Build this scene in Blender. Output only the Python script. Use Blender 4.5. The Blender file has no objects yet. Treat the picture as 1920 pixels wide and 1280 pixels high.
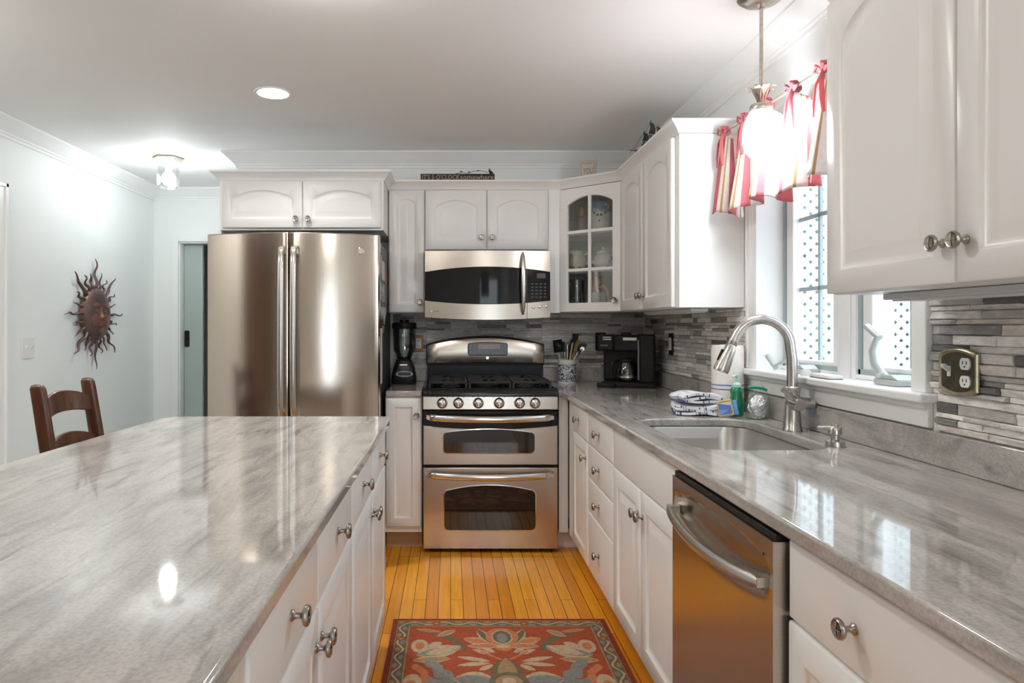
import bpy, bmesh, math, random
import numpy as np
from mathutils import Vector, Matrix

random.seed(7)
SC = bpy.context.scene
COL = SC.collection
PI = math.pi
R = math.radians

# ---------------------------------------------------------------- camera, world, exposure
FPX = 1280.0                      # focal length in pixels of the 1920 px frame
VPX, VPY = 845.0, 611.0           # vanishing point of the depth lines
EYE = 1.283
cam_d = bpy.data.cameras.new('camera')
cam_d.sensor_width = 36.0
cam_d.lens = 36.0 * FPX / 1920.0
cam_d.shift_x = (960 - VPX) / 1920.0
cam_d.shift_y = -(640 - VPY) / 1920.0
cam_d.clip_start = 0.05
cam = bpy.data.objects.new('camera', cam_d)
cam.location = (0, 0, EYE)
cam.rotation_euler = (R(90), 0, 0)
COL.objects.link(cam)
SC.camera = cam

world = bpy.data.worlds.new('overcast_sky')
SC.world = world
world.use_nodes = True
_n = world.node_tree
_bg = _n.nodes['Background']
_bg.inputs['Color'].default_value = (0.84, 0.93, 1.0, 1)
_bg.inputs['Strength'].default_value = 4.2

SC.view_settings.view_transform = 'Standard'
SC.view_settings.look = 'None'
SC.view_settings.exposure = 0.18
SC.view_settings.gamma = 1.0
SC.view_settings.use_curve_mapping = False
SC.cycles.use_denoising = True
SC.cycles.max_bounces = 12
SC.cycles.diffuse_bounces = 8
SC.cycles.glossy_bounces = 5
SC.cycles.transparent_max_bounces = 12
SC.cycles.caustics_reflective = False
SC.cycles.caustics_refractive = False
SC.cycles.sample_clamp_indirect = 6.0

WARM = (1.0, 0.975, 0.915)
COOL = (0.82, 0.93, 1.0)
CAN_W, HALL_W, PEND_W, FILL_DOME_W = 15.0, 11.5, 9.0, 21.5      # lamp and added fill dome strengths, used by the lamps' own builders

# ---------------------------------------------------------------- helpers
def wm(o):
    m = Matrix.Identity(4)
    while o is not None:
        m = o.matrix_basis @ m
        o = o.parent
    return m

class MB:
    """Collects shapes and links them as ONE mesh object."""
    def __init__(self, xf=None):
        self.bm = bmesh.new(); self.xf = xf or Matrix.Identity(4); self.m = 0
    def v(self, p):
        return self.bm.verts.new(self.xf @ Vector(p))
    def f(self, vs):
        try:
            fc = self.bm.faces.new(vs)
        except ValueError:
            return None
        fc.material_index = self.m
        return fc
    def box(self, x0, x1, y0, y1, z0, z1):
        p = [self.v((x, y, z)) for z in (z0, z1) for y in (y0, y1) for x in (x0, x1)]
        for q in ((0,2,3,1), (4,5,7,6), (0,1,5,4), (2,6,7,3), (0,4,6,2), (1,3,7,5)):
            self.f([p[i] for i in q])
        return self
    def loops(self, L, cap=True, closed=True, wrap=False):
        rows = [[self.v(p) for p in l] for l in L]
        n = len(rows[0])
        pairs = list(zip(rows, rows[1:]))
        if wrap: pairs.append((rows[-1], rows[0]))
        for a, b in pairs:
            for i in range(n if closed else n - 1):
                j = (i + 1) % n
                self.f([a[i], a[j], b[j], b[i]])
        if cap and not wrap:
            self.f(rows[0][::-1]); self.f(rows[-1])
        return self
    def prism(self, poly, a0, a1, axis='z'):
        def P(p, t):
            return {'z': (p[0], p[1], t), 'x': (t, p[0], p[1]), 'y': (p[0], t, p[1])}[axis]
        return self.loops([[P(p, a0) for p in poly], [P(p, a1) for p in poly]])
    def lathe(self, prof, seg=24, o=(0,0,0), axis='z', wrap=False):
        L = []
        for r, z in prof:
            r = max(r, 1e-5)
            l = []
            for k in range(seg):
                a = 2 * PI * k / seg
                c, s = r * math.cos(a), r * math.sin(a)
                q = {'z': (c, s, z), '-y': (c, -z, s), 'x': (z, c, s), '-x': (-z, c, s), 'y': (c, z, s)}[axis]
                l.append((o[0]+q[0], o[1]+q[1], o[2]+q[2]))
            L.append(l)
        return self.loops(L, wrap=wrap)
    def tube(self, pts, r, seg=10, sq=1.0, cap=True):
        pts = [Vector(p) for p in pts]
        n = len(pts)
        rs = r if isinstance(r, (list, tuple)) else [r] * n
        L = []; up = None
        for i, p in enumerate(pts):
            t = (pts[min(i+1, n-1)] - pts[max(i-1, 0)]).normalized()
            if up is None:
                ref = Vector((0,0,1)) if abs(t.z) < 0.9 else Vector((1,0,0))
                up = (ref - t * ref.dot(t)).normalized()
            else:
                up = (up - t * up.dot(t)).normalized()
            s = t.cross(up)
            L.append([p + (up * math.cos(2*PI*k/seg) * sq + s * math.sin(2*PI*k/seg)) * rs[i] for k in range(seg)])
        return self.loops(L, cap=cap)
    def sweep(self, prof, path, z0=0.0):
        P = [Vector(p) for p in path]; n = len(P); L = []
        def nrm(a, b):
            d = (b - a).normalized(); return Vector((d.y, -d.x))
        for i in range(n):
            if i == 0: m = nrm(P[0], P[1])
            elif i == n-1: m = nrm(P[-2], P[-1])
            else:
                a, b = nrm(P[i-1], P[i]), nrm(P[i], P[i+1]); m = (a + b) / (1 + a.dot(b))
            L.append([(P[i].x + m.x*d, P[i].y + m.y*d, z0 + z) for d, z in prof])
        return self.loops(L)
    def holed(self, outer, inners, z, thick):
        es = []
        for l in [outer] + inners:
            vs = [self.v((x, y, z)) for x, y in l]
            es += [self.bm.edges.new((vs[i], vs[(i+1) % len(vs)])) for i in range(len(vs))]
        g = bmesh.ops.triangle_fill(self.bm, use_beauty=True, use_dissolve=False, edges=es)
        fs = [x for x in g['geom'] if isinstance(x, bmesh.types.BMFace)]
        for fc in fs: fc.material_index = self.m
        if thick:
            e = bmesh.ops.extrude_face_region(self.bm, geom=fs)
            bmesh.ops.translate(self.bm, vec=(0, 0, -thick), verts=[x for x in e['geom'] if isinstance(x, bmesh.types.BMVert)])
        return self
    def add_mesh(self, me, mx):
        vs = [self.v(mx @ x.co) for x in me.vertices]
        for p in me.polygons:
            self.f([vs[i] for i in p.vertices])
        return self
    def build(self, name, mats, parent=None, bevel=0.0, local=False, angle=38, seg=2, smooth=True):
        bm = self.bm
        if parent is not None and not local:
            bmesh.ops.transform(bm, matrix=wm(parent).inverted(), verts=bm.verts)
        bmesh.ops.recalc_face_normals(bm, faces=bm.faces)
        me = bpy.data.meshes.new(name)
        bm.to_mesh(me); bm.free()
        for m in (mats if isinstance(mats, (list, tuple)) else [mats]):
            me.materials.append(m)
        if smooth:
            me.shade_smooth()
            me.set_sharp_from_angle(angle=R(angle))
        o = bpy.data.objects.new(name, me)
        COL.objects.link(o)
        if parent is not None: o.parent = parent
        if bevel:
            b = o.modifiers.new('bevel', 'BEVEL'); b.width = bevel; b.segments = seg
            b.limit_method = 'ANGLE'; b.angle_limit = R(40); b.harden_normals = False
        return o

def tag(o, label=None, cat=None, group=None, kind=None):
    if label: o['label'] = label
    if cat: o['category'] = cat
    if group: o['group'] = group
    if kind: o['kind'] = kind
    return o

def thing(name, label, cat, loc=(0,0,0), rz=0.0, group=None):
    o = bpy.data.objects.new(name, None)
    o.empty_display_size = 0.05
    COL.objects.link(o)
    o.location = loc; o.rotation_euler = (0, 0, rz)
    return tag(o, label, cat, group)

def struct(o):
    o['kind'] = 'structure'; return o

def dup(root, loc, rz=None, label=None, group=None):
    r = root.copy(); COL.objects.link(r); r.location = loc
    if rz is not None: r.rotation_euler = (0, 0, rz)
    tag(r, label, None, group)
    for ch in list(root.children):
        c = ch.copy(); COL.objects.link(c); c.parent = r
        for g in list(ch.children):
            d = g.copy(); COL.objects.link(d); d.parent = c
    return r

def text_mb(s, width, height=None, extrude=0.0015):
    """Returns (mesh, scale matrix): lettering centred at the origin in XY."""
    cu = bpy.data.curves.new('lettering', 'FONT'); cu.body = s; cu.extrude = 0.0; cu.resolution_u = 2
    cu.align_x = 'LEFT'
    o = bpy.data.objects.new('lettering', cu); COL.objects.link(o)
    dg = bpy.context.evaluated_depsgraph_get()
    me = bpy.data.meshes.new_from_object(o.evaluated_get(dg))
    bpy.data.objects.remove(o); bpy.data.curves.remove(cu)
    co = np.array([v.co[:] for v in me.vertices])
    lo, hi = co.min(0), co.max(0)
    sx = width / (hi[0]-lo[0]); sy = (height / (hi[1]-lo[1])) if height else sx
    mx = Matrix.Diagonal((sx, sy, 1, 1)) @ Matrix.Translation((-(lo[0]+hi[0])/2, -(lo[1]+hi[1])/2, 0))
    return me, mx

def lettering(mb, s, width, height, mx):
    me, sm = text_mb(s, width, height)
    mb.add_mesh(me, mx @ sm)
    bpy.data.meshes.remove(me)

def arc(cx, cy, r, a0, a1, n):
    return [(cx + r*math.cos(R(a0 + (a1-a0)*i/n)), cy + r*math.sin(R(a0 + (a1-a0)*i/n))) for i in range(n+1)]

def rrect(x0, x1, y0, y1, r, n=6):
    return (arc(x1-r, y0+r, r, -90, 0, n) + arc(x1-r, y1-r, r, 0, 90, n) +
            arc(x0+r, y1-r, r, 90, 180, n) + arc(x0+r, y0+r, r, 180, 270, n))

# ---------------------------------------------------------------- materials
def _nodes(m):
    m.use_nodes = True
    t = m.node_tree
    return t, t.nodes, t.links, t.nodes['Principled BSDF']

def mat(name, col, rough=0.5, metal=0.0, var=0.04, scale=6.0, bump=0.0, bscale=60.0, coat=0.0, stretch=None, spec=None, aniso=0.0, emit=None, es=0.0, alpha=None, trans=0.0):
    m = bpy.data.materials.new(name)
    t, N, L, P = _nodes(m)
    P.inputs['Roughness'].default_value = rough
    P.inputs['Metallic'].default_value = metal
    if coat:
        P.inputs['Coat Weight'].default_value = coat; P.inputs['Coat Roughness'].default_value = 0.08
    if spec is not None: P.inputs['Specular IOR Level'].default_value = spec
    if aniso: P.inputs['Anisotropic'].default_value = aniso
    if trans: P.inputs['Transmission Weight'].default_value = trans
    if emit:
        P.inputs['Emission Color'].default_value = (*emit, 1); P.inputs['Emission Strength'].default_value = es
    tc = N.new('ShaderNodeTexCoord'); mp = N.new('ShaderNodeMapping')
    L.new(tc.outputs['Object'], mp.inputs['Vector'])
    if stretch: mp.inputs['Scale'].default_value = stretch
    nz = N.new('ShaderNodeTexNoise'); nz.inputs['Scale'].default_value = scale; nz.inputs['Detail'].default_value = 4
    L.new(mp.outputs['Vector'], nz.inputs['Vector'])
    rp = N.new('ShaderNodeValToRGB')
    rp.color_ramp.elements[0].position = 0.3; rp.color_ramp.elements[1].position = 0.7
    rp.color_ramp.elements[0].color = (*[max(0, c*(1-var)) for c in col], 1)
    rp.color_ramp.elements[1].color = (*[min(1, c*(1+var)) for c in col], 1)
    L.new(nz.outputs['Fac'], rp.inputs['Fac']); L.new(rp.outputs['Color'], P.inputs['Base Color'])
    if bump:
        n2 = N.new('ShaderNodeTexNoise'); n2.inputs['Scale'].default_value = bscale; n2.inputs['Detail'].default_value = 3
        L.new(mp.outputs['Vector'], n2.inputs['Vector'])
        bp = N.new('ShaderNodeBump'); bp.inputs['Strength'].default_value = bump; bp.inputs['Distance'].default_value = 0.01
        L.new(n2.outputs['Fac'], bp.inputs['Height']); L.new(bp.outputs['Normal'], P.inputs['Normal'])
    return m

def glass_mat(name, tint=(1,1,1), gloss=0.10, rough=0.02):
    m = bpy.data.materials.new(name); m.use_nodes = True
    N, L = m.node_tree.nodes, m.node_tree.links
    N.clear()
    out = N.new('ShaderNodeOutputMaterial'); tr = N.new('ShaderNodeBsdfTransparent'); gl = N.new('ShaderNodeBsdfGlossy')
    mx = N.new('ShaderNodeMixShader'); lw = N.new('ShaderNodeLayerWeight'); mr = N.new('ShaderNodeMapRange')
    lw.inputs['Blend'].default_value = 0.35
    L.new(lw.outputs['Fresnel'], mr.inputs['Value'])
    mr.inputs['To Min'].default_value = gloss*0.5; mr.inputs['To Max'].default_value = min(1.0, gloss*6)
    tr.inputs['Color'].default_value = (*tint, 1); gl.inputs['Roughness'].default_value = rough
    L.new(mr.outputs['Result'], mx.inputs['Fac']); L.new(tr.outputs[0], mx.inputs[1]); L.new(gl.outputs[0], mx.inputs[2])
    L.new(mx.outputs[0], out.inputs['Surface'])
    return m

def granite_mat():
    m = bpy.data.materials.new('granite')
    t, N, L, P = _nodes(m)
    P.inputs['Roughness'].default_value = 0.05
    P.inputs['Specular IOR Level'].default_value = 0.8
    tc = N.new('ShaderNodeTexCoord')
    geo = N.new('ShaderNodeNewGeometry')
    mp = N.new('ShaderNodeMapping'); mp.inputs['Rotation'].default_value = (0, 0, R(10)); mp.inputs['Scale'].default_value = (13.0, 2.6, 8.0)
    L.new(geo.outputs['Position'], mp.inputs['Vector'])
    a = N.new('ShaderNodeTexNoise'); a.inputs['Scale'].default_value = 1.2; a.inputs['Detail'].default_value = 10; a.inputs['Roughness'].default_value = 0.66; a.inputs['Distortion'].default_value = 0.5
    L.new(mp.outputs[0], a.inputs['Vector'])
    r1 = N.new('ShaderNodeValToRGB'); e = r1.color_ramp.elements
    e[0].position = 0.25; e[0].color = (0.29, 0.272, 0.258, 1)
    e[1].position = 0.72; e[1].color = (0.62, 0.588, 0.555, 1)
    x = e.new(0.42); x.color = (0.42, 0.398, 0.378, 1)
    x = e.new(0.55); x.color = (0.545, 0.517, 0.49, 1)
    L.new(a.outputs['Fac'], r1.inputs['Fac'])
    mp2 = N.new('ShaderNodeMapping'); mp2.inputs['Rotation'].default_value = (0, 0, R(12)); mp2.inputs['Scale'].default_value = (30.0, 4.0, 14.0)
    L.new(geo.outputs['Position'], mp2.inputs['Vector'])
    b = N.new('ShaderNodeTexNoise'); b.inputs['Scale'].default_value = 1.0; b.inputs['Detail'].default_value = 7; b.inputs['Distortion'].default_value = 0.9
    L.new(mp2.outputs[0], b.inputs['Vector'])
    r2 = N.new('ShaderNodeValToRGB'); e = r2.color_ramp.elements
    e[0].position = 0.25; e[0].color = (0.45, 0.43, 0.42, 1); e[1].position = 0.42; e[1].color = (1, 1, 1, 1)
    L.new(b.outputs['Fac'], r2.inputs['Fac'])
    c = N.new('ShaderNodeTexNoise'); c.inputs['Scale'].default_value = 160; c.inputs['Detail'].default_value = 3
    L.new(geo.outputs['Position'], c.inputs['Vector'])
    r3 = N.new('ShaderNodeValToRGB'); e = r3.color_ramp.elements
    e[0].position = 0.30; e[0].color = (0.80, 0.79, 0.78, 1); e[1].position = 0.6; e[1].color = (1, 1, 1, 1)
    L.new(c.outputs['Fac'], r3.inputs['Fac'])
    m1 = N.new('ShaderNodeMix'); m1.data_type = 'RGBA'; m1.blend_type = 'MULTIPLY'; m1.inputs['Factor'].default_value = 0.75
    L.new(r1.outputs[0], m1.inputs['A']); L.new(r2.outputs[0], m1.inputs['B'])
    m2 = N.new('ShaderNodeMix'); m2.data_type = 'RGBA'; m2.blend_type = 'MULTIPLY'; m2.inputs['Factor'].default_value = 1.0
    L.new(m1.outputs['Result'], m2.inputs['A']); L.new(r3.outputs[0], m2.inputs['B'])
    L.new(m2.outputs['Result'], P.inputs['Base Color'])
    return m

def floor_mat():
    m = bpy.data.materials.new('oak_boards')
    t, N, L, P = _nodes(m)
    P.inputs['Roughness'].default_value = 0.24; P.inputs['Specular IOR Level'].default_value = 0.3
    P.inputs['Coat Weight'].default_value = 0.05; P.inputs['Coat Roughness'].default_value = 0.12
    geo = N.new('ShaderNodeNewGeometry')
    mp = N.new('ShaderNodeMapping'); mp.inputs['Rotation'].default_value = (0, 0, R(90))
    L.new(geo.outputs['Position'], mp.inputs['Vector'])
    br = N.new('ShaderNodeTexBrick')
    br.inputs['Scale'].default_value = 1.0; br.inputs['Brick Width'].default_value = 0.95; br.inputs['Row Height'].default_value = 0.0572
    br.inputs['Mortar Size'].default_value = 0.0016; br.inputs['Mortar Smooth'].default_value = 0.2; br.inputs['Bias'].default_value = 0.0
    br.offset = 0.37; br.offset_frequency = 3
    br.inputs['Color1'].default_value = (0.74, 0.265, 0.016, 1)
    br.inputs['Color2'].default_value = (0.95, 0.43, 0.036, 1)
    br.inputs['Mortar'].default_value = (0.10, 0.035, 0.008, 1)
    L.new(mp.outputs[0], br.inputs['Vector'])
    mg = N.new('ShaderNodeMapping'); mg.inputs['Scale'].default_value = (60, 3, 1)
    L.new(geo.outputs['Position'], mg.inputs['Vector'])
    g = N.new('ShaderNodeTexNoise'); g.inputs['Scale'].default_value = 1.0; g.inputs['Detail'].default_value = 5; g.inputs['Distortion'].default_value = 1.0
    L.new(mg.outputs[0], g.inputs['Vector'])
    rp = N.new('ShaderNodeValToRGB'); e = rp.color_ramp.elements
    e[0].position = 0.3; e[0].color = (0.78, 0.72, 0.66, 1); e[1].position = 0.65; e[1].color = (1, 1, 1, 1)
    L.new(g.outputs['Fac'], rp.inputs['Fac'])
    mx = N.new('ShaderNodeMix'); mx.data_type = 'RGBA'; mx.blend_type = 'MULTIPLY'; mx.inputs['Factor'].default_value = 0.8
    L.new(br.outputs['Color'], mx.inputs['A']); L.new(rp.outputs[0], mx.inputs['B'])
    L.new(mx.outputs['Result'], P.inputs['Base Color'])
    bp = N.new('ShaderNodeBump'); bp.inputs['Strength'].default_value = 0.5; bp.inputs['Distance'].default_value = 0.002; bp.invert = True
    L.new(br.outputs['Fac'], bp.inputs['Height']); L.new(bp.outputs['Normal'], P.inputs['Normal'])
    return m

def steel_mat(name, col, rough, axis, aniso=0.0):
    """Brushed steel: fine lines across `axis` in the bump and the gloss."""
    sc = {'x': (3, 3, 500), 'z': (500, 500, 3), 'y': (500, 3, 500)}[axis]
    m = mat(name, col, rough, 1.0, var=0.05, scale=1.0, bump=0.02, bscale=1.0, stretch=sc)
    return m

M = {}
M['cab'] = mat('white_cabinet_paint', (0.86, 0.855, 0.845), 0.32, var=0.012, scale=3)
M['wall'] = mat('white_wall_paint', (0.86, 0.88, 0.875), 0.55, var=0.012, scale=2, bump=0.02, bscale=140)
M['ceil'] = mat('ceiling_paint', (0.86, 0.86, 0.86), 0.75, var=0.015, scale=1.5)
M['trim'] = mat('white_trim_paint', (0.88, 0.885, 0.88), 0.35, var=0.01)
M['tan'] = mat('tan_wall_paint', (0.70, 0.665, 0.62), 0.7, var=0.05, scale=2)
M['brown'] = mat('brown_panelling', (0.17, 0.095, 0.055), 0.6, var=0.12, scale=3, stretch=(6, 6, 1))
M['leaf_tint'] = mat('white_paint_green_tint', (0.42, 0.48, 0.46), 0.5, var=0.04, scale=2)  # white door leaf; the reflected green tint is put into its colour
M['dark'] = mat('unlit_closet_dark', (0.02, 0.022, 0.026), 0.8, var=0.1)  # near-black colour stands in for the unlit closet behind the hall door
M['granite'] = granite_mat()
M['floor'] = floor_mat()
M['toe'] = mat('toe_kick_wood', (0.52, 0.34, 0.19), 0.5, var=0.06, scale=4, stretch=(2, 2, 30))
M['steel'] = steel_mat('stainless_steel_brushed_across', (0.56, 0.50, 0.44), 0.24, 'x')
M['steelv'] = steel_mat('stainless_steel_brushed_upright', (0.57, 0.50, 0.43), 0.17, 'z')
M['chrome'] = mat('polished_steel', (0.72, 0.70, 0.68), 0.14, 1.0, var=0.04, scale=30)
M['nickel'] = mat('brushed_nickel', (0.60, 0.58, 0.55), 0.27, 1.0, var=0.05, scale=40)
M['knob'] = mat('pewter_knob', (0.42, 0.38, 0.34), 0.24, 1.0, var=0.15, scale=300, bump=0.1, bscale=400)
M['black'] = mat('black_plastic', (0.013, 0.013, 0.014), 0.30, var=0.1, scale=20, spec=0.22)
M['blackg'] = mat('black_glass', (0.012, 0.012, 0.013), 0.05, var=0.1, scale=20, spec=0.32)
M['enamel'] = mat('black_enamel', (0.010, 0.010, 0.011), 0.10, var=0.1, scale=20, spec=0.35)
M['iron'] = mat('cast_iron', (0.022, 0.022, 0.023), 0.45, var=0.2, scale=80, bump=0.1, bscale=200, spec=0.3)
M['side'] = mat('dark_grey_appliance_side', (0.035, 0.036, 0.038), 0.42, var=0.1, scale=200)
M['ovenwin'] = mat('tinted_oven_glass', (0.016, 0.012, 0.009), 0.03, var=0.1, spec=0.75)
M['white'] = mat('white_plastic', (0.80, 0.80, 0.78), 0.4, var=0.02)
M['glass'] = glass_mat('clear_glass', (0.97, 0.99, 0.98), 0.08)
M['pane'] = glass_mat('window_glass', (0.97, 0.99, 1.0), 0.04)
M['jar'] = glass_mat('jar_glass', (0.95, 0.98, 0.97), 0.14)

# ---------------------------------------------------------------- the setting
CEIL = 2.435
WB, WR, WL, WH, WN = 4.57, 1.30, -2.50, 5.75, -2.9     # back, right, left, hall end, near walls
CAN_XY = [(-0.878, 3.374)]
FILL_DOME_XY = [(-0.42, 2.04), (-1.60, -0.7), (-2.05, 2.25), (0.34, -1.3)]  # fill lights added out of frame

m = MB(); m.box(-1.25, WR+0.16, 0.2, 5.0, -0.08, 0.0)
struct(m.build('floor', M['floor']))
M['bounce_floor'] = mat('pale_bounce_floor', (0.60, 0.58, 0.55), 0.95, var=0.08, scale=60, bump=0.3, bscale=300)
m = MB(); m.box(WL-1.15, -1.25, WN-0.15, 7.3, -0.08, 0.0); m.box(-1.25, WR+0.16, WN-0.15, 0.2, -0.08, 0.0); m.box(-1.25, WR+0.16, 5.0, 7.3, -0.08, 0.0)  # unseen floor, made pale to lower the orange bounce from the boards
struct(m.build('floor_unseen', M['bounce_floor']))

m = MB()
m.holed([(WL-1.15, WN-0.15), (WR+0.16, WN-0.15), (WR+0.16, 7.3), (WL-1.15, 7.3)],
        [arc(x, y, 0.078, 0, 345, 23) for x, y in CAN_XY], CEIL, 0.0)
struct(m.build('ceiling', M['ceil']))

LEND = 2.0                                              # the left wall ends here; a brown dining area lies behind the camera's left
m = MB(); m.box(WL-0.12, WL, LEND, 7.2, 0, CEIL); m.box(WL-1.1, WL-0.12, LEND, LEND+0.1, 0, CEIL)
struct(m.build('wall_left', M['wall']))
m = MB(); m.box(WL-1.1, WL-1.0, WN-0.1, LEND, 0, CEIL)
struct(m.build('wall_dining', M['brown']))
m = MB(); m.box(-1.42, WR+0.14, WB, WB+0.12, 0, CEIL); m.box(-1.42, -1.30, WB+0.12, WH, 0, CEIL)
struct(m.build('wall_back', M['wall']))
# right wall around the window opening
WY0, WY1, WZ0, WZ1 = 1.892, 2.882, 1.085, 2.06
m = MB()
m.box(WR, WR+0.14, WN-0.1, WY0, 0, CEIL); m.box(WR, WR+0.14, WY1, WB, 0, CEIL)
m.box(WR, WR+0.14, WY0, WY1, 0, WZ0); m.box(WR, WR+0.14, WY0, WY1, WZ1, CEIL)
struct(m.build('wall_right', M['wall']))
# end wall of the hall with its doorway
DX0, DX1, DZ = -2.290, -1.53, 1.992
m = MB()
m.box(WL, DX0, WH, WH+0.12, 0, CEIL); m.box(DX1, -1.30, WH, WH+0.12, 0, CEIL); m.box(DX0, DX1, WH, WH+0.12, DZ, CEIL)
struct(m.build('wall_hall', M['wall']))
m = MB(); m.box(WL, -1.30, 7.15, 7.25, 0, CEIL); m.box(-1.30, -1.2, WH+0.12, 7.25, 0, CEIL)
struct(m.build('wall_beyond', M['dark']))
# near wall, behind the camera, with a wide window
m = MB()
NX0, NX1, NZ0, NZ1 = 0.15, 1.15, 0.10, 2.1
m.box(WL-1.1, NX0, WN-0.12, WN, 0, CEIL); m.box(NX1, WR, WN-0.12, WN, 0, CEIL)
m.box(NX0, NX1, WN-0.12, WN, 0, NZ0); m.box(NX0, NX1, WN-0.12, WN, NZ1, CEIL)
struct(m.build('wall_near', M['tan']))
w2 = thing('window_2', None, None, ((NX0+NX1)/2, WN, NZ0)); struct(w2)
m = MB()
for x in (NX0, NX1-0.06): m.box(x, x+0.06, WN-0.1, WN-0.02, NZ0, NZ1)
m.box(NX0, NX1, WN-0.1, WN-0.02, NZ0, NZ0+0.06); m.box(NX0, NX1, WN-0.1, WN-0.02, NZ1-0.06, NZ1)
m.build('window_frame', M['trim'], w2)
m = MB(); m.box(NX0+0.05, NX1-0.05, WN-0.062, WN-0.058, NZ0+0.05, NZ1-0.05); m.build('pane', M['pane'], w2)

# mouldings
CROWN = [(0, 0), (0.088, 0), (0.088, -0.010), (0.078, -0.016), (0.066, -0.030), (0.045, -0.050), (0.030, -0.064), (0.022, -0.070), (0.022, -0.078), (0.014, -0.084), (0.014, -0.098), (0, -0.098)]
m = MB(); m.sweep(CROWN, [(WL, LEND), (WL, WH), (-1.42, WH), (-1.42, WB), (WR, WB), (WR, WN)], CEIL)
struct(m.build('trim_1', M['trim'], angle=25))
BASE = [(0, 0), (0.014, 0), (0.014, 0.085), (0.008, 0.10), (0, 0.10)]
m = MB(); m.sweep(BASE, [(WL, LEND), (WL, 2.88)], 0); m.sweep(BASE, [(WL, 3.83), (WL, WH), (-2.345, WH)], 0)
struct(m.build('baseboard_left', M['trim']))

def casing(mb, pts, w, t):
    pass
# doorway at the hall end: casing, jamb, narrow leaf with a black latch
d1 = thing('door_1', None, None, (-2.2, WH, 0)); struct(d1)
m = MB()
m.box(DX0-0.055, DX0, WH-0.018, WH, 0, DZ+0.055); m.box(DX1, DX1+0.055, WH-0.018, WH, 0, DZ+0.055); m.box(DX0, DX1, WH-0.018, WH, DZ, DZ+0.055)
m.box(DX0, DX0+0.012, WH, WH+0.12, 0, DZ); m.box(DX1-0.012, DX1, WH, WH+0.12, 0, DZ); m.box(DX0, DX1, WH, WH+0.12, DZ-0.012, DZ)
m.build('door_frame', M['trim'], d1, bevel=0.003)
m = MB(); m.box(DX0+0.015, -2.115, WH+0.075, WH+0.11, 0.01, DZ-0.016)
m.build('door_leaf', M['leaf_tint'], d1, bevel=0.003)
m = MB(); m.prism(rrect(-2.268, -2.228, 1.105, 1.245, 0.012), WH+0.068, WH+0.074, 'y'); m.box(-2.252, -2.244, WH+0.05, WH+0.069, 1.165, 1.19)
m.build('latch_plate', M['black'], d1)

# cased doorway in the left wall, at the left edge of the picture
d2 = thing('door_2', None, None, (WL, 3.35, 0)); struct(d2)
m = MB()
prof = [(0, 0), (0.012, 0), (0.018, 0.02), (0.012, 0.03), (0.02, 0.05), (0.02, 0.08), (0, 0.085)]
m.box(WL, WL+0.018, 3.738, 3.823, 0, 2.077); m.box(WL, WL+0.018, 2.88, 2.965, 0, 2.077); m.box(WL, WL+0.018, 2.965, 3.738, 1.992, 2.077)
m.box(WL, WL+0.026, 3.800, 3.826, 0, 2.08); m.box(WL, WL+0.026, 2.88, 3.826, 2.055, 2.08)
m.build('door_frame', M['trim'], d2, bevel=0.004)
m = MB(); m.box(WL, WL+0.006, 2.965, 3.738, 0, 1.992)
m.build('door_leaf', M['trim'], d2)
# ---------------------------------------------------------------- kitchen window
w1 = thing('window_1', None, None, (WR, (WY0+WY1)/2, WZ0)); struct(w1)
XF = 1.385                                    # room side of the sash unit
m = MB()                                      # casing, jambs, apron
m.box(1.282, WR, WY1, WY1+0.078, 1.102, WZ1+0.08); m.box(1.276, WR-0.001, WY1+0.060, WY1+0.0786, 1.1025, WZ1+0.0805)
m.box(1.282, WR, WY0-0.057, WY0, 1.102, WZ1+0.08); m.box(1.276, WR-0.001, WY0-0.0576, WY0-0.042, 1.1025, WZ1+0.0805)
m.box(1.282, WR, WY0, WY1, WZ1, WZ1+0.08)
m.box(1.284, 1.3, WY0-0.055, WY1+0.075, 1.008, 1.076); m.box(1.272, 1.299, WY0-0.0556, WY1+0.0756, 1.060, 1.0755)
m.build('casing', M['trim'], w1, bevel=0.003)
m = MB()
m.box(1.284, 1.46, WY1-0.012, WY1+0.002, 1.102, WZ1); m.box(1.284, 1.46, WY0-0.002, WY0+0.012, 1.102, WZ1); m.box(1.284, 1.46, WY0, WY1, WZ1-0.012, WZ1)
m.build('jamb', M['trim'], w1)
m = MB(); m.box(1.250, XF+0.02, WY0-0.075, WY1+0.07, 1.076, 1.102)
m.build('window_stool', M['trim'], w1, bevel=0.006)
m = MB()
MU0, MU1 = 2.340, 2.448
m.box(XF, 1.47, MU0, MU1, 1.10, WZ1); m.box(XF-0.008, XF, MU0+0.02, MU1-0.02, 1.10, WZ1)
m.box(XF+0.004, 1.469, WY0+0.013, WY1-0.013, 1.1025, 1.118)
m.build('mullion', M['trim'], w1, bevel=0.004)
M['bluegrey'] = mat('blue_grey_weather_strip', (0.36, 0.44, 0.46), 0.5, var=0.03)
M['crank'] = mat('pale_grey_metal', (0.50, 0.55, 0.54), 0.42, 0.3, var=0.03)
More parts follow.
